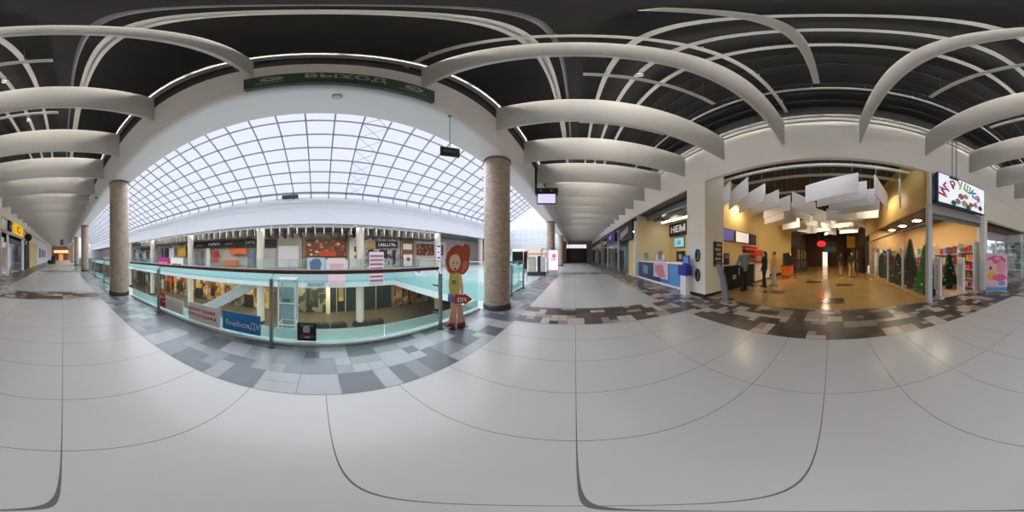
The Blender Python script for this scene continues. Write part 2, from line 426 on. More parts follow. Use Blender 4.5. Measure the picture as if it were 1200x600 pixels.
# added wall-washers brighten fins and beams along both ceiling edges, one segment per bay
def washer(label, y, z, sgn, glow, lip):
    t = thing('added_cove_lamp', label, 'lamp', (0, y, z))
    b = MB(); b.bx(XL+2, XR, 0, sgn*lip, -0.012, 0.0); b.bx(XL+2, XR, -sgn*0.012, 0, -0.012, 0.062); b.build('channel', TRACK, t)
    b = MB(); b.bx(XL+2, XR, 0, sgn*0.085, 0.05, 0.062); b.build('black_visor', mat('visor_black', (20, 20, 20), 0.9), t)
    b = MB()
    for k in range(48):
        x = -57.7+2*k
        if sgn < 0: b.quad((x, sgn*0.004, 0.0), (x+1.9, sgn*0.004, 0.0), (x+1.9, sgn*0.004, 0.05), (x, sgn*0.004, 0.05))
        else: b.quad((x+1.9, sgn*0.004, 0.0), (x, sgn*0.004, 0.0), (x, sgn*0.004, 0.05), (x+1.9, sgn*0.004, 0.05))
    b.build('added_glow_strip', glow, t)
washer('added shielded light channel along the top of the atrium beam', 1.74, 6.36, -1, mat('added_washer_glow', (255, 249, 240), 0.5, emit=150), 0.055)
washer('added shielded light channel along the top of the shop fascia', -4.22, 6.36, 1, mat('added_washer_glow_soft', (255, 249, 240), 0.5, emit=42), 0.07)

# linear lamps midway between the fins
m = thing('pendant_lamp', '', 'lamp', (0, 0, 0))
b = MB(); b.bx(-0.05, 0.05, -1.22, 1.22, 0, 0.025); bevel(b.build('lower_shield', LAMPW, m), 0.008)
b = MB(); b.bx(-0.010, 0.010, -1.2, 1.2, 0.026, 0.056); b.build('added_glow_strip', mat('added_strip_glow', (255, 250, 242), 0.5, emit=19), m)  # tubes themselves are unlit; this glow is added to brighten the fins
b = MB(); b.bx(-0.02, 0.02, -1.2, 1.2, 0.057, 0.075); b.build('upper_rail', LAMPW, m)
for yy in (-0.9, 0.9): MB().cyl((0, yy, 0.07), (0, yy, 1.18), 0.005, n=6).build('suspension_wire', DKSTEEL, m)
LX = [0.23+2.0*k for k in range(-8, 9)]
for i, x in enumerate(LX):
    o = m if i == 0 else copy_tree(m)
    o.location = (x, -1.33, 6.05)
    k = round((x-0.23)/2)
    o['label'] = {0: 'long white lamp tube overhead between the two fins nearest the exit sign', 1: 'long white lamp tube one bay towards the hanging screen', -1: 'long white lamp tube one bay towards the yellow shop sign',
                  2: 'long white lamp tube two bays towards the hanging screen', -2: 'long white lamp tube two bays towards the yellow shop sign'}.get(k, 'one of the lamp tubes half hidden between far fins, ' + ('hanging screen end' if k > 0 else 'yellow sign end'))
    o['group'] = 'linear lamps between the fins' + ('' if abs(k) <= 2 else (', screen end' if k > 0 else ', yellow sign end'))

# track spotlights (they carry the corridor's lamps)
sp = thing('track_spotlight', '', 'spotlight')
b = MB(); b.cyl((0, 0, -0.02), (0, 0, 0.11), 0.045, 0.045, 16, caps=True); b.cyl((0, 0, -0.05), (0, 0, -0.02), 0.05, 0.045, 16, caps=False); b.build('lamp_head', LAMPW, sp)
b = MB(); b.box((0.0, 0, 0.15), (0.03, 0.12, 0.08)); b.build('adapter', BLACK, sp)
def spot(loc, power, size=165, color=(1, 0.96, 0.9), r=0.05):
    l = bpy.data.lights.new('spot_bulb', 'SPOT'); l.energy = power; l.spot_size = rad(size); l.spot_blend = 0.6; l.color = color; l.shadow_soft_size = r
    o = bpy.data.objects.new('spot_bulb', l); COL.objects.link(o); o.location = loc; return o
SPX = [-28.7, -20.7, -12.7, -8.7, -4.7, -2.7, 3.3-0.9, 5.3-0.9, 9.3-1, 15.3-1, 21.3-1]
for i, x in enumerate(SPX):
    o = sp if i == 0 else copy_tree(sp)
    o.location = (x, -1.02, 6.79)
    tag(o, ['small white track spotlight high among the fins, far yellow sign end', 'small white track spotlight among the fins near the second column', 'small white track spotlight above the nearby fins, exit sign bay', 'small white track spotlight high beyond the hanging screen'][0 if x < -10 else 1 if x < -3.5 else 2 if x < 6 else 3], 'spotlight', ['spotlights A', 'spotlights B', 'spotlights C', 'spotlights D'][0 if x < -10 else 1 if x < -3.5 else 2 if x < 6 else 3])
    spot((x, -1.02, 6.73), 22)

# ------------------------------------------------------------------ columns
def uvcol(r, h, n=40):
    me = bpy.data.meshes.new('column'); bm = bmesh.new(); uvl = bm.loops.layers.uv.new('UVMap')
    ring = [[bm.verts.new((r*math.cos(2*PI*k/n), r*math.sin(2*PI*k/n), z)) for k in range(n)] for z in (0, h)]
    for k in range(n):
        f = bm.faces.new((ring[0][k], ring[0][(k+1) % n], ring[1][(k+1) % n], ring[1][k])); f.smooth = True
        for l, (a, zz) in zip(f.loops, ((k, 0), (k+1, 0), (k+1, h), (k, h))): l[uvl].uv = (a*2*PI*r/n, zz)
    bm.to_mesh(me); bm.free(); me.materials.append(COLMAT); return me
CX = [-45.6, -35.7, -25.75, -15.85, -5.95, 4.1, 14.1, 24.1, 34.0]
colme = uvcol(0.37, 4.5)
CB = MB().lathe([(0.395, 0.0), (0.395, 0.14), (0.375, 0.155)], n=40); CT = MB().lathe([(0.40, 4.43), (0.40, 4.5)], n=40)
cb = CB.build('base_ring', mat('column_base', (52, 50, 50), 0.35)); ct = CT.build('collar', mat('column_collar', (120, 108, 98), 0.4))
for i, x in enumerate(CX):
    o = bpy.data.objects.new('column', colme); COL.objects.link(o); o.location = (x, 2.13, 0)
    o['kind'] = 'structure'
    o['label'] = {-5.95: 'round mosaic column beside the railing, towards the yellow shop sign', 4.1: 'round brown mosaic column right behind the girl cutout', 14.1: 'round mosaic column behind the pink lightbox',
                  24.1: 'far round column by the dark end doors', -15.85: 'second round column along the railing towards the yellow shop sign', -25.75: 'third round column along the railing towards the yellow shop sign'}.get(x, 'thin far round column at the corridor end')
    o['category'] = 'column'
    for s in (cb, ct):
        c = s if i == 0 else s.copy()
        if i: COL.objects.link(c)
        c.parent = o

# ------------------------------------------------------------------ skylight (window_1)
YN, YR, YE = 2.4, 7.5, 14.6
ZE, SL = 7.46, 0.65
def zsk(y): return ZE+SL*(YE-y) if y >= YR else ZE+SL*(YE-YR)-SL*(YR-y)*0.98
X0, X1 = -84.0, 31.0
sky = struct(bpy.data.objects.new('window_1', None)); COL.objects.link(sky)
m = MB()
m.quad((X0, YR, zsk(YR)), (X1, YR, zsk(YR)), (X1, YE, ZE), (X0, YE, ZE))
m.quad((X0, YN, zsk(YN)), (X1, YN, zsk(YN)), (X1, YR, zsk(YR)), (X0, YR, zsk(YR)))
m.quad((X0, YE, ZE), (X1, YE, ZE), (X1, YE, 6.8), (X0, YE, 6.8))
m.build('glass', PANE, sky)
m = MB(); xs = []
x = 0.85+1.57*math.floor((X0-0.85)/1.57)
while x < X1: xs.append(x); x += 1.57
def bar(p, q, w, h):
    p, q = Vector(p), Vector(q); d = q-p; L_ = d.length; d.normalize()
    up = Vector((0, 0, 1)) if abs(d.z) < 0.99 else Vector((1, 0, 0))
    s = d.cross(up).normalized(); t = s.cross(d)
    m.box((p+q)/2, (L_, w, h), M=Matrix((d, s, t)).transposed())
for x in xs:
    if x < X0: continue
    bar((x, YE, ZE), (x, YR, zsk(YR)), 0.09, 0.16); bar((x, YR, zsk(YR)), (x, YN, zsk(YN)), 0.09, 0.16)
    bar((x, YE, ZE), (x, YE, 6.8), 0.07, 0.1)
y = YE
for k in range(8):
    bar((X0, YE-0.96*k, zsk(YE-0.96*k)), (X1, YE-0.96*k, zsk(YE-0.96*k)), 0.16 if k == 0 else 0.075, 0.2 if k == 0 else 0.1)
for k in range(1, 6):
    yy = YR-0.96*k; bar((X0, yy, zsk(yy)), (X1, yy, zsk(yy)), 0.075, 0.1)
m.build('mullion_grid', MULL, sky)
m = MB()
for k in range(7):
    a, b2 = YE-0.96*k, YE-0.96*(k+1)
    xa, xb = 0.85+1.57, 0.85+3.14; off = -0.12
    m.cyl((xa, a, zsk(a)+off), (xb, b2, zsk(b2)+off), 0.018, n=6); m.cyl((xb, a, zsk(a)+off), (xa, b2, zsk(b2)+off), 0.018, n=6)
m.build('bracing_rods', MULL, sky)
# end gables of the hall
def gable(xx, nm):
    m = MB(); m.prism([(2.4, 0), (2.4, zsk(2.4)), (YR, zsk(YR)), (YE, ZE), (20.2, 7.4), (20.2, 0)], (xx, 0, 0), (0, 1, 0), (0, 0, 1), 0.2)
    return struct(m.build(nm, FASCIAW))
gable(31.0, 'wall_right'); gable(-84.2, 'wall_left')
# far fascia and roof slab
m = MB(); m.bx(X0, X1, 14.9, 15.1, 4.5, 6.83); m.bx(X0, X1, 14.72, 14.9, 6.55, 6.83); m.bx(X0, X1, 14.82, 14.9, 6.08, 6.3); m.bx(X0, X1, 14.55, 14.75, 6.75, 6.83)
m.bx(X0, X1, 14.6, 20.3, 6.83, 7.0); m.bx(X0, X1, 15.1, 20.3, 4.5, 4.6)
struct(m.build('wall_far_fascia', FASCIAW))
m = MB(); m.bx(X0, X1, 15.1, 20.2, 4.44, 4.5); struct(m.build('ceiling_gallery', mat('gallery_ceiling_dark', (120, 120, 122), 0.8)))
m = MB(); m.bx(X0, X1, 20.2, 20.4, -1.3, 7); struct(m.build('wall_far', mat('gallery_wall', (196, 190, 180), 0.7, var=0.04)))
m = MB(); m.bx(X0, X1, 20.6, 20.8, -5.7, -1.4); struct(m.build('wall_far_lower', mat('lower_back_wall', (150, 120, 80), 0.7, var=0.1)))
f0 = MB().bx(-0.04, 0.04, 16.05, 19.3, 0, 0.8).build('gallery_fin', mat('gallery_fin_grey', (124, 122, 120), 0.6))
for i in range(52):
    o = f0 if i == 0 else f0.copy()
    if i: COL.objects.link(o)
    o.location = (-31+0.9*i, 0, 3.62); tag(o, 'one of the small grey ceiling fins over the gallery across the atrium', 'ceiling fin', 'gallery ceiling fins')
# pillars across the atrium run through both floors
for i, x in enumerate([4.0+9.85*k for k in range(-5, 3)]):
    m = MB(); m.lathe([(0.40, -5.7), (0.40, -1.44)], (0, 0, 0), 28); m.lathe([(0.40, 0.0), (0.40, 4.5)], (0, 0, 0), 28); m.lathe([(0.43, -5.7), (0.43, -5.4)], (0, 0, 0), 28, 1)
    o = m.build('pillar', [CREAMCOL, DKBROWN], None, (x, 15.6, 0)); struct(o)
    lab = ['farthest cream pillar in the row across the atrium, yellow sign end', 'last but one cream pillar across the atrium, yellow sign end', 'cream pillar across the atrium, left of the magenta banner', 'cream pillar across the atrium, between the cream banner and black sign',
           'cream pillar across the atrium, behind the blue railing banner', 'cream pillar across the atrium, left of the pink roll-up stand', 'cream pillar across the atrium with white notices, beside the cutout head', 'cream pillar across the bridge hidden by the mosaic column']
    o['label'] = lab[i]; o['category'] = 'pillar'

# ------------------------------------------------------------------ near balustrade
def balustrade(name, label, xs, posts, panel_w=1.39, rail_end=None):
    t = thing(name, label, 'railing', (0, 0, 0))
    xa, xb = xs
    m = MB(); m.bx(xa, xb, 2.42, 2.56, 0.0, 0.055); bevel(m.build('curb', SLABW, t), 0.01)
    n = max(1, round((xb-xa)/panel_w)); w = (xb-xa)/n
    for k in range(n):
        a, b = xa+k*w+0.008, xa+(k+1)*w-0.008
        p = MB().bx(a, b, 2.50, 2.512, 0.055, 1.12).build('glass_panel', GLASS, t)
        MB().bx(a, b, 2.492, 2.4985, 0.06, 0.29).build('frosted_strip', FROST, p)
    m = MB(); m.tube([(xa-0.05, 2.42, 1.26), ((rail_end or xb+0.05), 2.42, 1.26)], 0.036, 14); m.build('handrail', HAND, t)
    for px in posts:
        p = MB().bx(px-0.022, px+0.022, 2.27, 2.34, 0.0, 1.16).build('post', STEEL, t)
        m = MB(); m.bx(px-0.05, px+0.05, 2.24, 2.38, 0, 0.012); m.build('foot_plate', DKSTEEL, p)
        m = MB(); m.tube([(px, 2.31, 1.15), (px, 2.36, 1.2), (px, 2.42, 1.235)], 0.012, 8); m.build('rail_bracket', STEEL, p)
        for cz in (0.32, 0.9): MB().bx(px-0.015, px+0.015, 2.34, 2.52, cz, cz+0.03).build('glass_clamp', DKSTEEL, p)
balustrade('glass_railing', 'clear glass railing with brown handrail in front of the atrium void', (-5.5, 3.68), (-3.48, -0.695, 2.12), rail_end=2.16)
balustrade('glass_railing', 'glass railing farther along the corridor, past the second mosaic column', (-15.4, -6.4), (-9.0, -11.8, -14.5))
balustrade('glass_railing', 'far stretch of glass railing between distant columns, yellow sign end', (-25.3, -16.3), (-19, -22))
balustrade('glass_railing', 'short glass railing between mosaic column and bridge floor', (4.52, 7.35), (5.6, 7.0))

# far gallery railing and bridge railing
def glassrail(label, pts, z=0.0):
    t = thing('gallery_railing', label, 'railing')
    a, b = Vector(pts[0]), Vector(pts[1]); d = b-a; L_ = d.length; d.normalize(); n = round(L_/1.7)
    for k in range(n):
        p, q = a+d*(k*L_/n+0.01), a+d*((k+1)*L_/n-0.01)
        mb = MB(); c = (p+q)/2
        mb.box((c.x, c.y, 0.56), ((q-p).length, 0.014, 1.1), rz=math.atan2(d.y, d.x)); mb.build('glass_panel', GLASS, t)
    mb = MB(); mb.tube([(a.x, a.y, 1.17), (b.x, b.y, 1.17)], 0.025, 8); mb.build('handrail', STEEL, t)
    mb = MB()
    for k in range(0, n+1, 2):
        p = a+d*(k*L_/n); mb.cyl((p.x, p.y, 0), (p.x, p.y, 1.15), 0.02, n=8)
    mb.build('posts', STEEL, t)['kind'] = 'stuff'
glassrail('long glass railing on the gallery across the atrium', [(-60, 14.98, 0), (7.3, 14.98, 0)])
glassrail('glass railing along the bridge edge behind the girl cutout', [(7.43, 14.9, 0), (7.43, 2.7, 0)])

# ------------------------------------------------------------------ banners on the near railing
def banner(name, label, x0, x1, z0, z1, mats, y=2.474, cat='banner'):
    t = thing(name, label, cat, ((x0+x1)/2, y, z0))
    w, h = x1-x0, z1-z0
    bevel(MB().bx(-w/2, w/2, -0.004, 0.006, 0, h).build('sheet', mats, t), 0.002)
    return t, w, h
t, w, h = banner('blue_banner', 'blue banner with white lettering fixed low on the glass railing', -1.66, -0.93, 0.09, 0.475, mat('banner_blue', (40, 128, 206), 0.4))
text('lettering', 'finebox', 0.17, WHITEP, t, (-0.06, -0.005, 0.16), U, W, 0.004, sx=0.95)
text('lettering', 'ДV', 0.17, mat('pale_blue_ink', (206, 226, 244), 0.5), t, (0.265, -0.005, 0.16), U, W, 0.004, sx=0.8)
t, w, h = banner('white_banner', 'white banner with two lines of red lettering low on the railing', -2.55, -1.72, 0.07, 0.49, WHITEP)
text('lettering', 'новогодняя', 0.115, RED, t, (-0.05, -0.005, 0.28), U, W, 0.004, sx=1.1, bold=0.02)
text('lettering', 'распродажа', 0.115, RED, t, (-0.05, -0.005, 0.16), U, W, 0.004, sx=1.1, bold=0.02)
t, w, h = banner('red_and_white_banner', 'long white banner with red end block, beside the left railing post', -3.72, -2.72, 0.1, 0.45, WHITEP)
MB().bx(-w/2, -w/2+0.32, -0.009, -0.004, -0.005, 0.42).build('red_block', RED, t)
m = MB(); rr = random.Random(4)
for row in range(3):
    xx = -w/2+0.4
    while xx < w/2-0.12:
        l = rr.uniform(0.03, 0.09); m.bx(xx, xx+l, -0.006, -0.0045, 0.22-row*0.055, 0.235-row*0.055); xx += l+0.03
m.build('lettering', mat('faint_print', (180, 170, 175), 0.6), t)
m = MB()
for row in range(2):
    xx = -w/2+0.05
    while xx < -w/2+0.26:
        l = rr.uniform(0.03, 0.06); m.bx(xx, xx+l, -0.0105, -0.0092, 0.27-row*0.1, 0.31-row*0.1); xx += l+0.02
m.build('lettering', WHITEP, t)
t, w, h = banner('dark_poster', 'small square black poster low on the glass, right of the middle post', -0.335, -0.045, 0.08, 0.42, BLACK, cat='poster')
m = MB(); m.bx(-0.1, 0.1, -0.006, -0.004, 0.27, 0.31, 0)
m.prism([(-0.05, 0.15), (-0.06, 0.25), (-0.03, 0.29), (0.03, 0.29), (0.05, 0.25), (0.045, 0.15)], (0, -0.0055, 0), U, W, 0.002, 1)
m.bx(-0.11, 0.12, -0.0065, -0.004, 0.05, 0.12, 2); m.bx(-0.04, 0.06, -0.0085, -0.0065, 0.12, 0.16, 3); m.bx(-0.03, 0.05, -0.0085, -0.0065, 0.06, 0.09, 1)
m.build('printed_picture', [GREEN, LGREY, mat('plum', (96, 70, 84), 0.5), mat('dark_red', (90, 20, 24), 0.5)], t)

# ------------------------------------------------------------------ girl cutout (plain generic standee)
ang = rad(-18)
st = thing('girl_cutout_stand', 'flat painted cutout of a red-haired girl holding a red arrow', 'cutout stand', (2.42, 2.14, 0), ang)
PX = 0.01717
def zz(p, ox=153): return [((a-ox)/4.615*PX, (532-b)/4.615*PX) for a, b in p]
def layer(name, polys, m_, y, parent=st, d=0.006):
    mb = MB(); y += 0.014 if d > 0.015 else 0.0
    for p in polys: mb.prism(p, (0, y, 0), U, W, d)
    return mb.build(name, m_, parent)
def ell(cx, cy, rx, ry, n=20, ox=153): return zz([(cx+rx*math.cos(2*PI*k/n), cy+ry*math.sin(2*PI*k/n)) for k in range(n)], ox)
HR = mat('cutout_hair', (172, 78, 58), 0.5); HR2 = mat('cutout_hair_light', (222, 130, 78), 0.5); FC = mat('cutout_skin', (246, 218, 190), 0.5)
layer('hair', [zz([(88,190),(85,150),(95,110),(118,82),(150,68),(182,74),(200,62),(226,66),(238,92),(236,126),(228,150),(232,175),(222,205),(200,226),(172,232),(160,222),(120,222),(100,215)])], HR, 0.0, d=0.02)
layer('hair_highlight', [zz([(185,170),(205,150),(222,170),(212,200),(192,220),(172,224),(180,200)])], HR2, -0.006)
layer('hair_highlight', [zz([(92,170),(102,205),(115,220),(98,212),(88,190)])], HR2, -0.006)
layer('face', [ell(138, 162, 34, 46)], FC, -0.006)
layer('hair_fringe', [zz([(104,140),(112,112),(140,100),(170,112),(176,150),(166,128),(140,118),(118,126)])], HR, -0.012)
layer('eye', [ell(126, 162, 8, 11)], WHITEP, -0.012); layer('eye', [ell(151, 165, 8, 11)], WHITEP, -0.012)
for cx_, cy_ in ((127, 164), (150, 167)): layer('pupil', [ell(cx_, cy_, 4, 7)], mat('cutout_blue', (60, 110, 150), 0.5), -0.018)
layer('mouth', [ell(138, 198, 7, 6)], mat('cutout_mouth', (150, 50, 50), 0.5), -0.012)
layer('blouse', [zz([(108,216),(150,214),(170,222),(172,280),(165,348),(138,352),(108,334),(102,275)])], mat('cutout_blouse', (222, 206, 110), 0.5), 0.0, d=0.02)
layer('blouse_emblem', [ell(132, 268, 14, 14)], mat('cutout_emblem', (130, 150, 160), 0.5), -0.006)
layer('arm', [zz([(164,224),(180,236),(190,300),(190,345),(172,346),(170,290)])], FC, -0.006)
layer('skirt', [zz([(100,326),(140,344),(146,384),(120,380),(97,370)])], mat('cutout_denim', (104, 130, 190), 0.5), -0.006, d=0.02)
layer('leg', [zz([(116,370),(146,375),(150,430),(146,514),(96,508),(114,440)])], mat('cutout_trouser', (216, 170, 150), 0.5), 0.0, d=0.02)
layer('leg', [zz([(146,375),(176,378),(188,440),(206,516),(152,514),(156,440)])], mat('cutout_trouser', (216, 170, 150), 0.5), 0.001, d=0.02)
layer('shoe', [zz([(98,500),(140,506),(140,532),(92,518)])], mat('cutout_shoe', (178, 72, 96), 0.5), -0.004, d=0.02)
layer('shoe', [zz([(156,510),(198,508),(206,526),(196,532),(150,528)])], mat('cutout_shoe', (178, 72, 96), 0.5), -0.004, d=0.02)
ar = layer('arrow_sign', [zz([(138,334),(196,344),(196,336),(250,378),(196,402),(196,394),(136,386)])], RED, -0.014, d=0.012)
layer('lettering', [zz([(152,352),(160,353),(158,380),(150,379)]), zz([(164,354),(176,356),(175,364),(163,362)]), zz([(168,362),(174,363),(173,382),(166,381)]), zz([(180,357),(188,358),(186,384),(178,383)]), zz([(192,360),(206,364),(204,371),(191,367)]), zz([(196,370),(208,373),(206,383),(194,380)])], WHITEP, -0.0265, ar, 0.004)
m = MB(); m.bx(-0.2, 0.2, -0.12, 0.18, 0, 0.012); m.build('foot_board', DKSTEEL, st)

# ------------------------------------------------------------------ exit sign, hanging screen, small signs
t = thing('exit_sign', 'long dark green exit sign hung on the atrium beam', 'sign', (0.29, 1.62, 4.44))
MB().bx(-1.1, 1.1, 0, 0.06, 0, 0.46).build('board', DKGREEN, t)
text('lettering', 'ВЫХОД', 0.25, SIGNTXT, t, (-0.01, -0.004, 0.28), U, W, 0.006, sx=0.92, bold=0.02)
for sx in (-1, 1):
    m = MB(); m.prism([(0.11*math.cos(2*PI*k/20)*1.2, 0.09*math.sin(2*PI*k/20)) for k in range(20)], (sx*0.78, -0.001, 0.27), U, W, 0.004, 0)
    m.prism([(sx*a, b) for a, b in [(-0.07, 0.015), (0.01, 0.015), (0.01, 0.05), (0.09, 0), (0.01, -0.05), (0.01, -0.015), (-0.07, -0.015)]], (sx*0.78, -0.006, 0.27), U, W, 0.003, 1)
    m.build('arrow_disc', [SIGNTXT, DKGREEN], t)
m = MB()
for k in range(9): m.bx(0.58+k*0.045, 0.60+k*0.045+0.012, -0.006, -0.001, 0.12, 0.145)
for k in range(7): m.bx(-0.95+k*0.045, -0.93+k*0.045+0.012, -0.006, -0.001, 0.1, 0.125)
m.build('lettering', SIGNTXT, t)
for xx in (-0.8, 0.8): MB().cyl((xx, 0.06, 0.38), (xx, 0.12, 0.38), 0.012, n=8).build('wall_bracket', DKSTEEL, t)

t = thing('hanging_sign', 'small black sign hanging on a thin rod below the atrium soffit', 'sign', (1.86, 1.80, 3.32), rad(-30))
MB().bx(-0.16, 0.16, -0.02, 0.02, 0, 0.2).build('board', BLACK, t)
MB().bx(-0.12, 0.12, -0.0225, -0.02, 0.07, 0.13).build('print_band', mat('dull_green', (50, 84, 70), 0.5), t)
MB().cyl((0, 0, 0.2), (0, 0, 1.17), 0.007, n=8).cyl((0, 0, 1.16), (0, 0, 1.18), 0.035, n=12).build('rod', GREYB, t)

t = thing('hanging_screen', 'black video screen hung from the beam, glowing lilac', 'screen', (6.9, 1.22, 3.82), rad(-80))
bevel(MB().bx(-0.42, 0.42, 0.0, 0.1, 0, 0.52).build('case', BLACK, t), 0.01)
MB().bx(-0.38, 0.38, -0.006, 0.0, 0.04, 0.48).build('display', SCREEN, t)
m = MB(); m.bx(-0.5, 0.5, 0.02, 0.35, 0.52, 0.8); m.bx(-0.52, -0.42, 0.05, 0.2, 0.8, 1.9); m.build('mount_bracket', BLACK, t)
for xx in (-0.25, 0.2): MB().cyl((xx, 0.0, 0.66), (xx, 0.03, 0.66), 0.05, n=14).build('speaker_grille', GREYB, t)

m = MB(); m.lathe([(0.05, 0.0), (0.07, 0.02), (0.07, 0.04)], n=20); tag(m.build('smoke_detector', LGREY, None, (0.22, 2.0, 4.46)), 'round smoke detector under the atrium soffit below the exit sign', 'detector')
m = MB(); m.bx(-0.75, 0.75, -0.12, 0.1, 0, 0.3); m.bx(-0.7, 0.7, -0.13, -0.12, 0.04, 0.26)
tag(m.build('roof_vent_box', DKSTEEL, None, (-2.6, 14.5, 6.95)), 'dark box at the foot of the skylight across the atrium', 'vent')
t = thing('security_camera', 'small dark dome camera under the beam end, far side of the column', 'camera', (-8.3, 1.72, 4.7))
MB().lathe([(0.005, -0.1), (0.05, -0.08), (0.07, -0.03), (0.07, 0.0)], n=18).build('dome', BLACK, t); MB().bx(-0.05, 0.05, -0.02, 0.06, 0, 0.06).build('bracket', LGREY, t)

# ------------------------------------------------------------------ lamps in shops: built fixtures
def lamps(name, label, pts, sx, sy, mtl, group, th=0.05):
    src = None
    for (x, y, z) in pts:
        if src is None:
            t = thing(name, label, 'lamp', (x, y, z), 0, group)
            MB().bx(-sx/2-0.02, sx/2+0.02, -sy/2-0.02, sy/2+0.02, 0.0, th).build('housing', LAMPW, t); MB().bx(-sx/2, sx/2, -sy/2, sy/2, -0.01, 0.0).build('diffuser', mtl, t); src = t
        else: copy_tree(src, None, (x, y, z))
g0 = None  # lamps added behind the far fascia to brighten the gallery shops
for k in range(22):
    if g0 is None:
        g0 = thing('added_gallery_lamp', 'added shielded lamp fixed behind the white fascia of the gallery across the atrium', 'lamp', (0, 15.14, 4.2), 0, 'added gallery lamps')
        m = MB(); m.bx(-0.9, 0.9, 0.0, 0.03, 0, 0.24); m.bx(-0.9, 0.9, 0.03, 0.08, 0, 0.02); m.build('housing', LGREY, g0)
        MB().bx(-0.88, 0.88, 0.032, 0.045, 0.03, 0.22).build('diffuser', mat('added_gallery_diffuser', (255, 248, 236), 0.5, emit=34), g0); g = g0
    else: g = copy_tree(g0)
    g.location = (-30+2.0*k+0.4, 15.14, 4.2)
lamps('lower_lamp', 'warm lamp panel under the gallery on the lower floor', [(x, yy, -1.52) for x in (-26, -20, -14, -8.2, -2.4, 1.6, 6.8) for yy in (17.6,)], 0.9, 0.7, mat('lower_lamp_diffuser', (255, 220, 165), 0.5, emit=60), 'lower floor lamps')

# ------------------------------------------------------------------ shops across the atrium
def facade(name, label, x0, x1, z0, z1, y, parts, cat='shopfront', frame=LGREY, glass=True, face=1):
    """front wall in the plane y; parts = (name, material, xa, xb, za, zb, ya, yb) with y measured from the front towards the viewer"""
    t = thing(name, label, cat, ((x0+x1)/2, y, z0))
    c = (x0+x1)/2
    m = MB(); p = 0.07
    m.bx(x0-c, x0-c+p, -0.06*face, 0.06*face, 0, z1-z0); m.bx(x1-c-p, x1-c, -0.06*face, 0.06*face, 0, z1-z0); m.bx(x0-c, x1-c, -0.06*face, 0.06*face, z1-z0-p, z1-z0)
    m.build('frame', frame, t)
    for q in parts:
        nm, mt, xa, xb, za, zb = q[:6]; ya, yb = (q[6], q[7]) if len(q) > 6 else (0.0, 0.08)
        MB().bx(xa-c, xb-c, -ya*face, -yb*face, za-z0, zb-z0).build(nm, mt, t)
    return t
def bars(t, nm, m_, x0, x1, z, h, n, y, seed=1):
    """row of unreadably small lettering"""
    r = random.Random(seed); mb = MB(); w = (x1-x0)/n
    for k in range(n):
        a = x0+k*w; mb.bx(a+w*0.08, a+w*0.3, y, y-0.01, z-h/2, z+h/2); mb.bx(a+w*0.3, a+w*0.75, y, y-0.01, z-h/2*r.choice((-1, 1)), z-h/2*r.choice((-0.4, 0.4)))
    return mb.build(nm, m_, t)

YG = 19.6
t = facade('gallery_shop', 'pale grey shop with white posters, farthest across the atrium', -43, -30.4, 0, 3.8, YG, [('back_wall', busy('shop_grey_goods', [(160, 164, 170), (190, 192, 198), (120, 124, 134), (214, 214, 220), (70, 74, 84), (170, 172, 180)], 1.2), -43, -30.4, 0, 3.8, -0.5, -0.4), ('poster', WHITEP, -41, -39, 0.8, 2.5), ('poster', WHITEP, -36.5, -35, 0.8, 2.3), ('sign_board', BLACK, -38, -32, 2.9, 3.5)])
t = facade('gallery_shop', 'grey shop with dark figure poster and yellow panel across the atrium', -30.2, -20.3, 0, 3.8, YG, [('back_wall', busy('shop_cool_goods', [(170, 172, 182), (182, 184, 192), (150, 152, 164), (200, 202, 208), (90, 92, 104), (176, 178, 188)], 1.0), -30.2, -20.3, 0, 3.8, -0.5, -0.4), ('dark_poster', BLACK, -27.1, -26.1, 1.0, 3.1), ('white_poster', WHITEP, -25.6, -24.2, 1.2, 3.0), ('yellow_panel', mat('mustard', (200, 160, 50), 0.5), -23.2, -20.9, 1.4, 3.4), ('window_panel', GREYB, -29.8, -28.2, 0.4, 3.2)])
t = facade('gallery_shop', 'white-fronted shop under a long black sign across the atrium', -20.1, -7.4, 0, 3.9, YG, [('back_wall', busy('shop_white_goods', [(222, 222, 226), (206, 208, 214), (232, 230, 230), (150, 156, 168), (224, 200, 196), (216, 216, 222), (96, 100, 116)], 1.5), -20.1, -7.4, 0, 3.9, -0.8, -0.7), ('sign_board', BLACK, -20.0, -7.5, 2.75, 3.75, 0, 0.2), ('orange_sign', ORANGE, -11.9, -9.3, 1.8, 2.55, 0, 0.15), ('red_panel', RED, -14.9, -14.0, 0.6, 2.3), ('grey_doorway', GREYB, -18.6, -17.2, 0, 2.5), ('display_shelf', ORANGE, -12.8, -10.6, 0.15, 0.9, 0.1, 0.5), ('blue_grey_panel', mat('slate_blue', (110, 124, 146), 0.5), -9.2, -8.2, 0, 2.4), ('white_column', WHITEP, -16.2, -15.5, 0, 2.75)])
c = -13.75
bars(t, 'lettering', WHITEP, -15.6-c, -13.4-c, 3.25, 0.34, 6, -0.2, 3); bars(t, 'lettering', LGREY, -12.6-c, -11.4-c, 3.2, 0.18, 6, -0.2, 5); bars(t, 'lettering', LGREY, -18.2-c, -16.8-c, 3.2, 0.18, 7, -0.2, 8); bars(t, 'lettering', LGREY, -9.4-c, -8-c, 3.3, 0.3, 4, -0.2, 9)
t = facade('gallery_shop', 'beige shop front with plain white board across the atrium', -7.3, -2.1, 0, 3.9, YG, [('back_wall', mat('shop_beige', (198, 192, 172), 0.6, var=0.03), -7.3, -2.1, 0, 3.9, -0.3, -0.2), ('black_board', BLACK, -6.9, -5.2, 2.55, 3.6), ('white_board', mat('pearl_board', (222, 220, 228), 0.5), -5.0, -2.5, 0.1, 2.75, 0, 0.1), ('door_leaf', LGREY, -6.8, -5.4, 0, 2.4)])
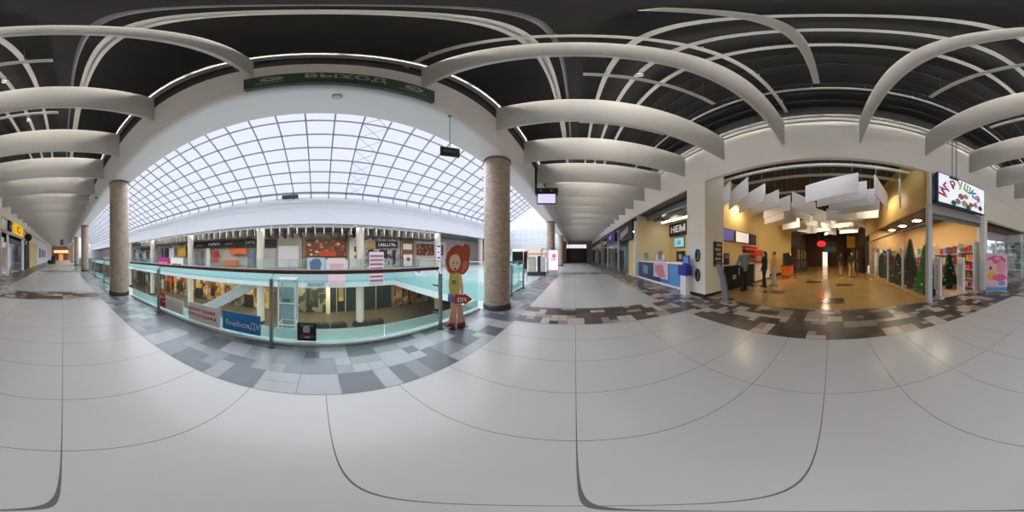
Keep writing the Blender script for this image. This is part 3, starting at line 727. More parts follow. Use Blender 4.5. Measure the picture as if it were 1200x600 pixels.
t = facade('gallery_shop', 'shop with red and gold festive picture front across the atrium', -1.9, 3.5, 0, 3.9, YG, [('back_wall', mat('shop_khaki', (150, 138, 100), 0.6, var=0.15), -1.9, 3.5, 0, 3.9, -0.3, -0.2), ('counter', WHITEP, 0.7, 3.4, 0, 1.1, 0, 0.6), ('red_panel', mat('orange_red', (206, 70, 40), 0.5), 0.0, 2.0, 1.5, 2.1, 0.05, 0.15)])
def collage(t, x0, x1, z0, z1, y, seed, cols, nm='picture_front'):
    r = random.Random(seed); m = MB(); m.bx(x0, x1, y, y+0.04, z0, z1, 0)
    for k in range(44):
        a, b = r.uniform(x0, x1-0.3), r.uniform(z0, z1-0.25); w, h = r.uniform(0.15, 0.5), r.uniform(0.12, 0.4)
        n = r.choice((4, 5, 7)); c0, c1 = a+w/2, b+h/2
        w, h = min(w/2, c0-x0, x1-c0), min(h/2, c1-z0, z1-c1)
        m.prism([(c0+w*math.cos(2*PI*i/n+k), c1+h*math.sin(2*PI*i/n+k)) for i in range(n)], (0, y-0.002-0.0004*k, 0), U, W, 0.004, 1+k % (len(cols)-1))
    return m.build(nm, cols, t)
FEST = [mat('festive_maroon', (116, 64, 42), 0.5), mat('festive_gold', (206, 166, 96), 0.5), mat('festive_orange', (196, 100, 56), 0.5), mat('festive_cream', (226, 206, 160), 0.5), mat('festive_red', (166, 56, 44), 0.5), DKBROWN, mat('festive_tan', (170, 130, 84), 0.5)]
collage(t, -1.6-0.8, 3.3-0.8, 1.5, 3.5, -0.1, 2, FEST)
t = facade('gallery_shop', 'narrow cream shop front with small black marks beside a pillar', 3.6, 5.4, 0, 3.9, YG, [('back_wall', CREAM, 3.6, 5.4, 0, 3.9, -0.1, 0.0), ('black_mark', BLACK, 4.3, 4.6, 2.0, 2.7), ('black_mark', BLACK, 4.35, 4.55, 1.2, 1.6)])
t = facade('gallery_shop', 'grey patterned shop front under a black sign with white lettering', 5.5, 10.6, 0, 3.9, YG, [('back_wall', busy('shop_pattern_goods', [(196, 190, 194), (170, 166, 172), (80, 76, 84), (208, 202, 204), (150, 144, 150), (226, 222, 222)], 2.6), 5.5, 10.6, 0, 3.9, -0.4, -0.3), ('sign_board', BLACK, 7.1, 10.1, 2.55, 3.4, 0, 0.2), ('dark_window', BLACK, 7.6, 8.7, 1.2, 2.3), ('dark_window', BLACK, 6.1, 6.5, 0.4, 2.2), ('dark_window', BLACK, 9.5, 9.9, 0.4, 2.3), ('tan_panel', TAN, 5.6, 7.0, 2.4, 3.3)])
bars(t, 'lettering', WHITEP, -0.7, 1.8, 2.98, 0.42, 8, -0.2, 12)
t = facade('gallery_shop', 'small shop with warm brown doorway and red heart sign', 10.8, 12.9, 0, 3.9, YG, [('back_wall', mat('warm_brown_wall', (150, 104, 62), 0.6, var=0.2), 10.8, 12.9, 0, 3.9, -0.3, -0.2), ('white_sign', WHITEP, 11.1, 12.5, 2.4, 3.2), ('white_board', WHITEP, 10.9, 12.3, 0.1, 1.7, 0.4, 0.5), ('red_mark', RED, 11.4, 11.9, 0.8, 1.3, 0.5, 0.53)])
t = facade('gallery_shop', 'shop with orange festive picture front, nearest the cutout head', 13.1, 19.5, 0, 3.9, YG, [('back_wall', CREAM, 13.1, 19.5, 0, 3.9, -0.3, -0.2), ('white_counter', WHITEP, 13.6, 17, 0, 1.1, 0, 0.5)])
collage(t, 13.3-16.3, 18.6-16.3, 1.6, 3.3, -0.1, 6, FEST)

# hanging banners on the gallery railing and the bridge
def gbanner(label, x0, x1, z0, z1, mt, y=14.82, name='gallery_banner'):
    t = thing(name, label, 'banner', ((x0+x1)/2, y, z0)); w, h = x1-x0, z1-z0
    MB().bx(-w/2, w/2, 0, 0.03, 0, h).build('sheet', mt, t); return t, w, h
t, w, h = gbanner('magenta banner on the gallery railing across the atrium', -22.6, -19.6, -0.2, 1.25, MAGENTA)
MB().bx(-w/2+0.3, w/2-0.3, -0.01, 0, 0.5, 0.8).build('print_band', PINK, t)
t, w, h = gbanner('cream banner on the gallery railing beside the magenta one', -19.1, -16.4, -0.2, 1.25, CREAM)
MB().bx(-w/2+0.3, w/2-0.3, -0.01, 0, 0.4, 0.6).build('print_band', MIDBROWN, t)
t, w, h = gbanner('blue-grey banner with dark figure hanging on the gallery railing', -1.1, 0.55, -1.35, 1.35, mat('mist_blue', (176, 196, 206), 0.5))
m = MB(); m.prism([(-0.5, 1.5), (-0.6, 2.3), (-0.2, 2.6), (0.3, 2.6), (0.5, 2.2), (0.35, 1.5)], (0, -0.002, 0), U, W, 0.01); m.build('dark_figure', mat('steel_blue', (88, 110, 140), 0.5), t)
text('lettering', 'BALT BALT', 0.3, mat('navy', (44, 60, 84), 0.5), t, (0, -0.006, 0.2), U, W, 0.006, sx=0.95)
t, w, h = gbanner('pale pink banner hanging on the gallery railing', 0.8, 2.4, -1.3, 1.3, LPINK)
MB().bx(-w/2+0.15, w/2-0.15, -0.01, 0, 1.5, 2.1).build('print_band', mat('rose_grey', (206, 178, 180), 0.5), t)
t, w, h = gbanner('pink and grey striped tall banner at the gallery corner', 4.7, 6.2, -1.3, 1.9, LPINK)
m = MB()
for k in range(7): m.bx(-w/2+0.08, w/2-0.08, -0.01, 0, 0.3+k*0.4, 0.5+k*0.4)
m.build('stripes', mat('mauve', (150, 116, 128), 0.5), t)
t = thing('notice_board', 'white notices with blue and red print on the pillar beside the cutout head', 'notice', (13.6, 15.12, 1.0))
m = MB(); m.bx(-0.35, 0.35, -0.03, 0, 0, 0.6, 0); m.bx(-0.35, 0.35, -0.03, 0, 0.7, 1.3, 0); m.bx(-0.35, 0.35, -0.03, 0, 1.4, 1.9, 0)
m.bx(-0.25, 0.25, -0.035, -0.03, 0.2, 0.4, 1); m.bx(-0.25, 0.2, -0.035, -0.03, 0.9, 1.05, 2); m.bx(-0.3, 0.3, -0.035, -0.03, 1.6, 1.8, 1); m.build('sheet', [WHITEP, DKBLUE, RED], t)
# bear face on the bridge glass
t = thing('bear_sticker', 'black and white bear face sticker on the bridge glass', 'sticker', (7.40, 10.6, -0.15))
def circ(cy, cz, r, n=20, ry=None): return [(cy+r*math.cos(2*PI*k/n), cz+(ry or r)*math.sin(2*PI*k/n)) for k in range(n)]
UX = (0, -1, 0)
def disc(nm, polys, mt, dep, d=0.006):
    mb = MB()
    for p in polys: mb.prism(p, (-dep, 0, 0), UX, W, d)
    return mb.build(nm, mt, t)
disc('head', [circ(0, 0.35, 0.42, 24, 0.36)], WHITEP, 0.0); disc('ear', [circ(-0.34, 0.64, 0.14)], BLACK, 0.006); disc('ear', [circ(0.34, 0.64, 0.14)], BLACK, 0.006)
disc('eye_patch', [circ(-0.16, 0.4, 0.1)], BLACK, 0.006); disc('eye_patch', [circ(0.16, 0.4, 0.1)], BLACK, 0.006); disc('nose', [circ(0, 0.24, 0.06)], BLACK, 0.006); disc('chest', [circ(0, -0.16, 0.34, 20, 0.2)], DKSTEEL, -0.001); disc('scarf', [circ(0, -0.02, 0.2, 16, 0.06)], mat('violet', (110, 70, 130), 0.5), 0.008)

# lower floor shops
GOLDS = [(226, 184, 104), (178, 120, 62), (236, 214, 160), (110, 70, 40), (206, 150, 80), (60, 44, 34), (240, 226, 190), (190, 90, 50)]
LW = [busy('lower_gold_goods', GOLDS, 1.6), busy('lower_amber_goods', GOLDS[1:]+GOLDS[:1], 2.0), busy('lower_sand_goods', [(226, 206, 150), (236, 222, 180), (160, 150, 110), (214, 190, 120), (90, 84, 66), (230, 210, 150)], 1.1)]
lows = [(-43, -31, 0, 'golden shop on the lower floor, farthest one under the gallery'), (-30.8, -21.2, 1, 'amber shop on the lower floor behind the left railing post'), (-21, -13.4, 0, 'golden shop on the lower floor behind the white banner'), (-13.2, -6.2, 2, 'sand-coloured shop on the lower floor behind the escalator')]
for n_, (xa, xb, k, lab) in enumerate(lows):
    r = random.Random(40+n_); prt = [('back_wall', LW[k], xa, xb, -5.7, -1.5, -0.6, -0.5)]
    x = xa+0.4
    while x < xb-1.2:
        w = r.uniform(0.5, 1.4)
        prt.append((r.choice(['display_panel', 'poster']), r.choice([DKBROWN, RED, LW[2], WHITEP, MIDBROWN, ORANGE, BLACK, LW[1], LW[0]]), x, x+w, r.choice((-5.6, -4.8)), r.uniform(-3.9, -2.2), 0.0, r.uniform(0.05, 0.5))); x += w+r.uniform(0.3, 0.9)
    prt.append(('sign_board', r.choice([DKBROWN, BLACK, LW[2]]), xa+1, xb-1, -2.1, -1.6, 0, 0.15))
    facade('lower_shop', lab, xa, xb, -5.7, -1.46, 20.0, prt)
t = facade('lower_portal', 'white-framed glass entrance on the lower floor below the blue-grey banner', -2.9, 1.2, -5.7, -1.46, 19.6, [('back_wall', busy('portal_goods', [(196, 196, 170), (60, 66, 56), (150, 156, 130), (214, 210, 190), (40, 44, 42), (176, 160, 120)], 1.3), -2.9, 1.2, -5.7, -1.5, -0.6, -0.5), ('side_frame', WHITEP, -3.0, -2.5, -5.7, -1.9, 0, 0.3), ('side_frame', WHITEP, 0.8, 1.3, -5.7, -1.9, 0, 0.3), ('sign_board', BLACK, -2.5, 0.8, -2.0, -1.6, 0, 0.25), ('dark_figure_poster', BLACK, -1.6, -1.1, -4.8, -2.5), ('dark_figure_poster', BLACK, -0.6, -0.1, -4.9, -2.8), ('glass', SHOPGLASS, -2.5, 0.8, -5.7, -2.0, 0.1, 0.12)])
facade('lower_shop', 'dark teal glass shop on the lower floor below the pink banner', 1.3, 5.2, -5.7, -1.46, 20.0, [('back_wall', mat('dark_teal_glass', (38, 62, 68), 0.25, var=0.3, scale=1), 1.3, 5.2, -5.7, -1.5, -0.3, -0.2), ('post', LGREY, 2.1, 2.2, -5.7, -1.5), ('post', LGREY, 3.2, 3.3, -5.7, -1.5), ('white_poster', LW[2], 2.4, 3.0, -4.2, -2.4)])
facade('lower_shop', 'dark glass shop on the lower floor below the gallery corner', 5.3, 9.6, -5.7, -1.46, 20.0, [('back_wall', mat('dark_green_glass', (34, 50, 56), 0.25, var=0.3, scale=1), 5.3, 9.6, -5.7, -1.5, -0.3, -0.2), ('post', LGREY, 7.2, 7.3, -5.7, -1.5)])
facade('lower_shop', 'golden shop on the lower floor under the bridge corner', 9.8, 15.5, -5.7, -1.46, 20.0, [('back_wall', LW[0], 9.8, 15.5, -5.7, -1.5, -0.3, -0.2), ('display_panel', LW[1], 10.3, 12, -5.4, -2.2, 0, 0.2), ('display_panel', ORANGE, 12.8, 13.4, -5.2, -2.2, 0, 0.2), ('post', DKBROWN, 12.2, 12.4, -5.7, -1.5)])
facade('lower_shop', 'golden shop on the lower floor, rightmost under the bridge', 15.7, 24, -5.7, -1.46, 20.0, [('back_wall', LW[1], 15.7, 24, -5.7, -1.5, -0.3, -0.2), ('display_panel', LW[0], 16.3, 18, -5.4, -2.4, 0, 0.2), ('display_panel', DKBROWN, 18.8, 20.4, -5.4, -2.2, 0, 0.2)])
# escalator
t = thing('escalator', 'pale escalator rising from the lower floor behind the blue banner', 'escalator', (0, 0, 0))
d0, d1 = Vector((-13.0, 16.6, -5.7)), Vector((-6.4, 16.6, -1.5))
for yy in (-0.6, 0.6):
    m = MB(); m.prism([(-13.6, -5.7), (-12.6, -5.7), (-6.0, -1.5), (-6.0, -0.65), (-6.6, -0.65), (-13.2, -4.8), (-13.6, -4.8)], (0, 16.6+yy, 0), U, W, 0.06); m.build('side_panel', LGREY, t)
    m = MB(); m.tube([(-13.7, 16.6+yy, -4.9), (-13.1, 16.6+yy, -4.72), (-6.6, 16.6+yy, -0.6), (-6.0, 16.6+yy, -0.6)], 0.05, 8); m.build('handrail', WHITEP, t)
m = MB()
for k in range(20):
    x = -13+k*0.33; z = -5.7+k*0.21; m.bx(x, x+0.34, 16.05, 17.15, z, z+0.21)
m.build('steps', DKSTEEL, t)
# glass lift with a white branch decoration on its roof
t = thing('glass_lift', 'glass lift shaft standing in the atrium just right of the middle railing post', 'lift', (-2.35, 12.2, -5.7))
m = MB()
for sx in (-0.62, 0.62):
    for sy in (-0.55, 0.55): m.bx(sx-0.05, sx+0.05, sy-0.05, sy+0.05, 0, 5.4)
for z in (0, 1.8, 3.6, 5.3): m.bx(-0.66, 0.66, -0.6, -0.52, z, z+0.1); m.bx(-0.66, 0.66, 0.52, 0.6, z, z+0.1); m.bx(-0.66, -0.58, -0.6, 0.6, z, z+0.1); m.bx(0.58, 0.66, -0.6, 0.6, z, z+0.1)
m.build('frame', LGREY, t)
m = MB(); m.bx(-0.58, 0.58, -0.57, -0.55, 0.1, 5.3); m.bx(-0.58, 0.58, 0.55, 0.57, 0.1, 5.3); m.build('glass', glass_mat('lift_glass', (236, 246, 246), 0.06), t)
MB().bx(-0.5, 0.5, -0.45, 0.45, 2.4, 4.6).build('cabin', mat('lift_cabin', (120, 140, 148), 0.4), t); MB().bx(-0.35, 0.25, -0.47, -0.45, 3.5, 4.0).build('dark_screen', BLACK, t)
MB().bx(-0.7, 0.7, -0.64, 0.64, 5.4, 5.5).build('roof', LGREY, t)
t = thing('antler_decoration', 'spiky silver branch decoration standing on top of the glass lift', 'decoration', (-2.35, 12.2, -0.2))
m = MB(); m.tube([(0, 0, 0), (0.02, 0, 0.35), (0, 0, 0.7)], [0.05, 0.04, 0.03], 8); m.build('stem', LGREY, t)
for s in (-1, 1):
    m = MB(); m.tube([(0, 0, 0.65), (s*0.2, 0, 0.9), (s*0.42, 0.05, 1.35)], [0.035, 0.028, 0.01], 8)
    for q in (0.35, 0.6, 0.85): m.tube([(s*0.42*q, 0.03, 0.65+0.7*q), (s*(0.42*q+0.18), -0.08, 0.78+0.75*q)], [0.02, 0.006], 6)
    m.build('branch', mat('silver', (170, 176, 186), 0.3, 0.6), t)
for k in range(5):
    a = -0.4+0.2*k; MB().tube([(0, 0, 0.55), (a*1.2, 0.1, 0.5+0.18*math.cos(a*4))], [0.02, 0.006], 6).build('twig', DKSTEEL if k == 1 else LGREY, t)
# planters along the void on the lower floor
pl = None
for k in range(6):
    x = -3.0+k*1.62+(0.5 if k > 3 else 0)
    if pl is None:
        pl = thing('floor_planter', 'low dark planter in the row on the lower floor', 'planter', (x, 15.35, -5.7), 0, 'lower floor planters')
        bevel(MB().bx(-0.75, 0.75, -0.2, 0.2, 0, 0.4).build('box', BLACK, pl), 0.02)
        m = MB(); r = random.Random(5)
        for q in range(60):
            a, b = r.uniform(-0.68, 0.68), r.uniform(-0.15, 0.15); m.tube([(a, b, 0.38), (a+r.uniform(-0.08, 0.08), b+r.uniform(-0.08, 0.08), 0.38+r.uniform(0.1, 0.32))], [0.02, 0.003], 4)
        m.build('leaves', mat('planter_leaf', (40, 70, 46), 0.6), pl)
    else: copy_tree(pl, None, (x, 15.35, -5.7))

# ------------------------------------------------------------------ bridge side: board stand, kiosk, panels, lightbox
t = thing('menu_board_stand', 'black two-panel board on thin legs beyond the mosaic column', 'board stand', (8.75, 3.1, 0), rad(-62))
bevel(MB().bx(-0.42, 0.2, -0.02, 0.02, 1.05, 1.75).build('board', BLACK, t), 0.01)
MB().box((0.36, 0.12, 1.25), (0.36, 0.03, 1.0), rz=rad(50)).build('side_board', mat('dark_maroon', (40, 22, 24), 0.5), t)
for a, b in ((-0.36, 0.0), (-0.05, 0.0), (0.26, 0.02), (0.46, 0.24)): MB().cyl((a, b, 0), (a, b, 1.1), 0.016, n=10).build('leg', STEEL if b == 0 else DKBROWN, t)
MB().cyl((-0.36, 0, 0.3), (0.26, 0.02, 0.3), 0.012, n=8).build('cross_bar', STEEL, t)
t = thing('lightbox', 'glowing pink advertising lightbox standing beside the second column', 'lightbox', (11.95, 1.62, 0), rad(-80))
bevel(MB().bx(-0.36, 0.36, -0.09, 0.09, 0.0, 0.42).build('pedestal', LGREY, t), 0.01); bevel(MB().bx(-0.38, 0.38, -0.1, 0.1, 0.42, 1.96).build('case', LGREY, t), 0.015)
MB().bx(-0.34, 0.34, -0.106, -0.1, 0.47, 1.91).build('display', mat('pink_display', (246, 204, 226), 0.4, emit=0.8), t)
m = MB(); m.prism(circ(0.05, 1.5, 0.16), (0, -0.107, 0), U, W, 0.003); m.bx(-0.2, 0.22, -0.11, -0.107, 1.2, 1.28); m.build('pink_print', mat('pink_ink', (226, 110, 160), 0.4, emit=0.4), t)
t = thing('kiosk', 'glass display kiosk with peach canopy beside the pink lightbox', 'kiosk', (12.3, 2.95, 0), rad(-77))
bevel(MB().bx(-0.7, 0.7, -0.4, 0.4, 0, 0.3).build('plinth', DKSTEEL, t), 0.01)
MB().bx(-0.66, -0.05, -0.36, 0.36, 0.3, 1.45).build('display_case', mat('kiosk_case', (180, 184, 172), 0.3, var=0.3, scale=5), t); MB().bx(0.05, 0.3, -0.36, 0.36, 0.3, 1.5).build('dark_case', DKSTEEL, t); MB().bx(0.34, 0.66, -0.36, 0.36, 0.3, 1.45).build('display_case', LGREY, t)
m = MB(); m.bx(-0.75, 0.75, -0.45, 0.45, 1.55, 1.75)
for sx in (-0.68, 0.68): m.bx(sx-0.03, sx+0.03, -0.4, 0.4, 1.4, 1.6)
m.build('canopy', mat('peach', (236, 184, 140), 0.5), t)
t = thing('promo_panel', 'standing promotional panel with blue and green print beside the kiosk', 'panel', (13.6, 4.9, 0), rad(-72))
MB().bx(-0.75, 0.75, -0.03, 0.03, 0.05, 1.5).build('sheet', mat('mint', (160, 208, 206), 0.5, var=0.1), t)
m = MB(); m.prism(circ(0.0, 1.0, 0.3), (0, -0.031, 0), U, W, 0.006); m.build('blue_disc', mat('royal', (50, 70, 180), 0.5), t)
m = MB(); m.prism([(0.3, 0.1), (0.7, 0.1), (0.7, 1.2), (0.5, 0.9)], (0, -0.031, 0), U, W, 0.005); m.build('green_shape', mat('sea_green', (90, 180, 150), 0.5), t)
for fx in (-0.55, 0.55): MB().bx(fx-0.05, fx+0.05, -0.25, 0.25, 0, 0.05).build('foot', DKSTEEL, t)
# far end of the hall on the bridge side: counters of light
for k, (x, y, mt, lab) in enumerate([(26, 9, CREAM, 'cream stall at the far end of the bridge, largest of the three'), (24, 6.2, mat('peach2', (226, 196, 160), 0.5), 'peach stall at the far end of the bridge'), (27, 12.5, LGREY, 'grey stall at the far end of the bridge')]):
    t = thing('market_stall', lab, 'stall', (x, y, 0), rad(-90))
    MB().bx(-1.2, 1.2, -0.5, 0.5, 0, 1.1).build('counter', mt, t); m = MB(); m.bx(-1.3, 1.3, -0.6, 0.6, 2.3, 2.7)
    m.build('canopy', mt, t)
    for sx in (-1.15, 1.15): MB().bx(sx-0.04, sx+0.04, -0.45, 0.45, 1.1, 2.3).build('post', LGREY, t)
m = MB()
for k in range(9):
    for j in range(3): m.bx(30.9, 31.0, 3.2+k*1.25, 4.2+k*1.25, 3.6+j*1.15, 4.6+j*1.15)
struct(m.build('window_2', mat('end_wall_glazing', (206, 214, 222), 0.2)))
struct(MB().bx(30.75, 30.95, 2.6, 14.8, 2.95, 3.25).build('trim_2', LGREY))

# right corridor end: dark glass doors under a bright transom
struct(MB().bx(XR, XR+0.2, -4.4, 2.4, 0, 7.4).build('wall_end', mat('end_wall', (170, 164, 150), 0.6)))
d = struct(bpy.data.objects.new('door_1', None)); COL.objects.link(d); d.location = (XR-0.08, -0.2, 0)
m = MB(); m.bx(-0.06, 0.06, -2.6, 2.6, 3.25, 3.4); m.bx(-0.06, 0.06, -2.6, 2.6, 4.3, 4.45)
for k in range(7): m.bx(-0.06, 0.06, -2.6+k*0.8667-0.05, -2.6+k*0.8667+0.05, 0, 4.4)
m.build('frame', DKBROWN, d)
MB().bx(-0.01, 0.01, -2.55, 2.55, 0.02, 3.25).build('leaf', mat('dark_door_glass', (60, 52, 46), 0.12, var=0.3), d); MB().bx(-0.01, 0.01, -2.55, 2.55, 3.4, 4.3).build('transom', mat('transom_daylight', (235, 238, 244), 0.4, emit=0.8), d)
for y in (-0.12, 0.12): MB().cyl((-0.06, y, 0.8), (-0.06, y, 1.4), 0.02, n=8).build('handle', STEEL, d)
struct(MB().bx(31.2, XR, 2.42, 2.56, 0, 7.4).build('wall_corridor_atrium', mat('end_wall', (170, 164, 150), 0.6)))
t = thing('door_poster', 'round pale emblem on the dark end doors', 'sticker', (XR-0.11, 0.55, 1.4))
m = MB(); m.prism(circ(0, 0, 0.25), (0, 0, 0), UX, W, 0.01); m.build('disc', GREYB, t)
m = MB(); m.prism(circ(0, 0, 0.14), (-0.009, 0, 0), UX, W, 0.006); m.build('ring_centre', DKBROWN, t)

# ------------------------------------------------------------------ shop side: pillars and walls
def piece(name, x0, x1, y0, y1, z0, z1, m_): return struct(MB().bx(x0, x1, y0, y1, z0, z1).build(name, m_))
o = piece('wall_pillar', 4.06, 5.07, -5.23, -4.15, 0, 4.4, CREAM); o['label'] = 'broad cream pillar between the cinema lobby and the blue counter'; o['category'] = 'pillar'
m = MB(); m.bx(4.04, 5.09, -5.25, -4.13, 0, 0.1); struct(m.build('baseboard_pillar', DKBROWN))
# lobby shell
struct(MB().bx(-2.95, 6.2, -24, -4.5, 5.7, 5.8).build('ceiling_lobby', BLACKCEIL))
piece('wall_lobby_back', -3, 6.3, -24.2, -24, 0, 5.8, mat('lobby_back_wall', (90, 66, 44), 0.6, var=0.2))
piece('wall_lobby_gold', 5.0, 5.2, -10.6, -5.23, 0, 5.7, GOLDW)
m = MB(); m.prism([(5.0, -10.6), (5.2, -10.6), (3.68, -13.95), (3.48, -13.9)], (0, 0, 0), (1, 0, 0), (0, 1, 0), 5.7); struct(m.build('wall_lobby_angle', GOLDW))
m = MB(); m.prism([(4.97, -10.6), (4.99, -10.6), (3.48, -13.92), (3.45, -13.9)], (0, 0, 0), (1, 0, 0), (0, 1, 0), 0.14); struct(m.build('baseboard_lobby', DKBROWN))
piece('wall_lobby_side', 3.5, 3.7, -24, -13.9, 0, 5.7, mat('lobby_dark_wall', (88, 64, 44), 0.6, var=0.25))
piece('wall_toy_fascia', -2.99, -2.89, -13.6, -4.35, 3.17, 5.7, TAN)
piece('wall_toy_fascia_front', -2.99, -2.89, -4.345, -4.21, 3.17, 4.4, CREAM)
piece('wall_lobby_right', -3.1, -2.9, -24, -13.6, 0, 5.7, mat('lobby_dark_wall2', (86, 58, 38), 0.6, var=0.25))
m = MB(); m.bx(4.055, 5.08, -5.24, -4.36, 4.4, 5.7); struct(m.build('wall_lobby_corner', CREAM))
# lobby ceiling tracks, curved in the picture but straight in the room
for k, (y, z, lab) in enumerate([(-4.95, 4.95, 'first grey ceiling track inside the lobby opening'), (-5.5, 4.9, 'second grey ceiling track inside the lobby opening'), (-6.4, 4.95, 'third grey ceiling track inside the lobby opening'), (-8.3, 5.0, 'fourth grey ceiling track deeper in the lobby')]):
    t = thing('lobby_track', lab, 'ceiling track', (0, y, z), 0, 'lobby ceiling tracks')
    MB().bx(-2.85, 4.9, -0.06, 0.06, 0, 0.09).build('profile', TRACK, t)
    m = MB()
    for x in (-2, 0, 2, 4): m.cyl((x, 0, 0.09), (x, 0, 5.7-z), 0.014, n=6)
    m.build('hanger_rods', DKSTEEL, t)['kind'] = 'stuff'

# hanging acoustic panels
def hang_panel(a, b, label, group='lobby acoustic panels', zb=3.48, h=0.72):
    a, b = Vector((*a, 0)), Vector((*b, 0)); L_ = (b-a).length; c = (a+b)/2
    t = thing('acoustic_panel', label, 'ceiling panel', (c.x, c.y, zb), math.atan2(b.y-a.y, b.x-a.x), group)
    bevel(MB().bx(-L_/2, L_/2, -0.018, 0.018, 0, h).build('panel', mat('acoustic_white', (244, 244, 246), 0.6), t), 0.006)
    for s in (-0.4, 0.4): MB().cyl((L_*s, 0, h-0.02), (L_*s, 0, 5.65-zb), 0.004, n=6).build('wire', STEEL, t)
near = [((3.86, -4.92), (3.15, -4.45), 'short white hanging panel closest to the cream pillar'), ((3.98, -5.5), (2.49, -4.46), 'second white hanging panel from the cream pillar'), ((4.0, -6.3), (2.23, -5.2), 'third white hanging panel from the cream pillar'),
        ((3.71, -7.0), (1.97, -5.92), 'fourth white hanging panel from the cream pillar'), ((3.4, -7.75), (1.7, -6.65), 'fifth white hanging panel from the cream pillar'),
        ((0.92, -5.82), (-0.8, -4.75), 'broadest white hanging panel, over the middle of the lobby entrance'), ((0.55, -6.4), (-1.18, -5.3), 'white hanging panel directly behind the broadest one'), ((0.1, -7.0), (-1.64, -5.9), 'white hanging panel, second behind the broadest one'), ((-0.3, -7.65), (-2.0, -6.52), 'white hanging panel, third behind the broadest one'),
        ((-1.3, -4.78), (-2.3, -6.4), 'white hanging panel turned slantwise, left of the toy shop fascia'), ((-2.13, -4.78), (-2.72, -6.0), 'white hanging panel seen edge-on beside the toy shop fascia'),
        ((1.53, -6.3), (0.75, -7.9), 'white hanging panel turned slantwise left of the broadest one'), ((2.0, -7.6), (1.2, -9.1), 'white hanging panel turned slantwise deeper in the lobby')]
for a, b, lab in near: hang_panel(a, b, lab)
far = []
for c in [(3.2, -8.7), (2.7, -9.5), (-0.5, -8.6), (-1.0, -9.4), (-1.6, -8.4), (2.9, -11.4), (2.5, -12.2), (-0.7, -11.2), (-1.3, -12.0), (0.8, -13.2), (-1.5, -14), (2.0, -14.4)]: far.append((c, (-0.85, 0.53)))
for c in [(0.5, -9.4), (1.1, -10.8), (0.2, -11.6), (-1.9, -10.6), (2.2, -13.4), (0.0, -14.8)]: far.append((c, (-0.55, -0.84)))
for c, d in far: hang_panel((c[0]-d[0]*0.9, c[1]-d[1]*0.9), (c[0]+d[0]*0.9, c[1]+d[1]*0.9), 'one of the warm-lit hanging panels deep in the cinema lobby', 'deep lobby acoustic panels')
lamps('pendant_spot_lamp', 'warm square lamp among the hanging panels of the lobby', [(2.6, -10.3, 4.35), (-0.1, -10.3, 4.35), (-2.2, -7.4, 4.5), (1.0, -12.3, 4.35), (4.5, -7.6, 4.4), (-1.0, -13.4, 4.3), (0.6, -17, 4.3), (0.6, -20.5, 4.3)], 0.4, 0.4, WARMPANEL, 'lobby lamps')

# lobby furniture
b0 = None  # unseen lamps added behind the beam to brighten the hanging panels
for k in range(3):
    if b0 is None:
        b0 = thing('added_beam_lamp', 'added unseen cool lamp fixed behind the shop fascia above the lobby entrance', 'lamp', (0, -4.37, 4.75), 0, 'added lamps behind the shop fascia')
        MB().bx(-0.9, 0.9, -0.03, 0.0, 0, 0.24).build('housing', LGREY, b0); MB().bx(-0.88, 0.88, -0.042, -0.031, 0.03, 0.22).build('diffuser', mat('added_beam_diffuser', (240, 246, 255), 0.5, emit=9), b0); g = b0
    else: g = copy_tree(b0)
    g.location = (-1.7+2.1*k, -4.37, 4.75)
def counter(name, label, x0, x1, y0, y1, h, body, top, extra=None):
    t = thing(name, label, 'counter', ((x0+x1)/2, (y0+y1)/2, 0)); w, d = (x1-x0)/2, (y1-y0)/2
    bevel(MB().bx(-w, w, -d, d, 0.08, h-0.05).build('body', body, t), 0.01); MB().bx(-w+0.04, w-0.04, -d+0.04, d-0.04, 0, 0.08).build('plinth', DKBROWN, t)
    bevel(MB().bx(-w-0.04, w+0.04, -d-0.03, d+0.03, h-0.05, h).build('top', top, t), 0.008); return t
t = counter('bar_counter', 'black bar counter along the golden wall behind the grey-shirted person', 4.1, 4.75, -8.0, -5.4, 1.12, BLACK, LGREY)
MB().bx(-0.335, -0.325, 0.5, 0.75, 0.45, 0.65).build('label_plate', LGREY, t); MB().bx(-0.335, -0.325, 0.15, 0.27, 0.6, 0.95).build('label_plate', LGREY, t)
t = counter('bar_counter', 'cream snack counter deeper in the lobby under the red popcorn machine', 4.05, 4.75, -10.2, -8.1, 1.05, CREAM, LGREY)
t = counter('bar_counter', 'orange wooden counter at the angled golden wall', 3.0, 3.6, -12.8, -11.4, 0.8, ORANGE, MIDBROWN)
t = thing('game_cabinet', 'black cabinet with glowing gold screen on the orange counter', 'game cabinet', (3.3, -12.0, 0.8), rad(30))
bevel(MB().prism([(-0.3, 0), (0.3, 0), (0.3, 0.9), (-0.05, 0.95), (-0.3, 0.5)], (0, 0.3, 0), U, W, 0.6).build('case', BLACK, t), 0.01)
MB().box((-0.19, 0, 0.7), (0.03, 0.36, 0.36)).build('screen', mat('gold_screen', (250, 200, 90), 0.4, emit=2.0), t)
t = thing('popcorn_machine', 'red round-topped popcorn machine on the cream counter', 'popcorn machine', (4.3, -9.2, 1.05))
m = MB(); m.lathe([(0.36, 0), (0.36, 0.16)], n=24); m.build('base', RED, t)
m = MB(); m.lathe([(0.33, 0.16), (0.33, 0.48)], n=24); m.build('glass_drum', glass_mat('popcorn_glass', (250, 220, 180), 0.5), t)
m = MB(); m.lathe([(0.40, 0.48), (0.40, 0.54), (0.34, 0.68), (0.2, 0.8), (0.03, 0.85)], n=24); m.build('dome', RED, t)
t = thing('snack_shelf', 'red and white snack shelf behind the cream counter', 'shelf', (4.82, -9.15, 1.2))
MB().bx(0.05, 0.2, -0.9, 0.9, 0, 0.9).build('back_panel', RED, t)
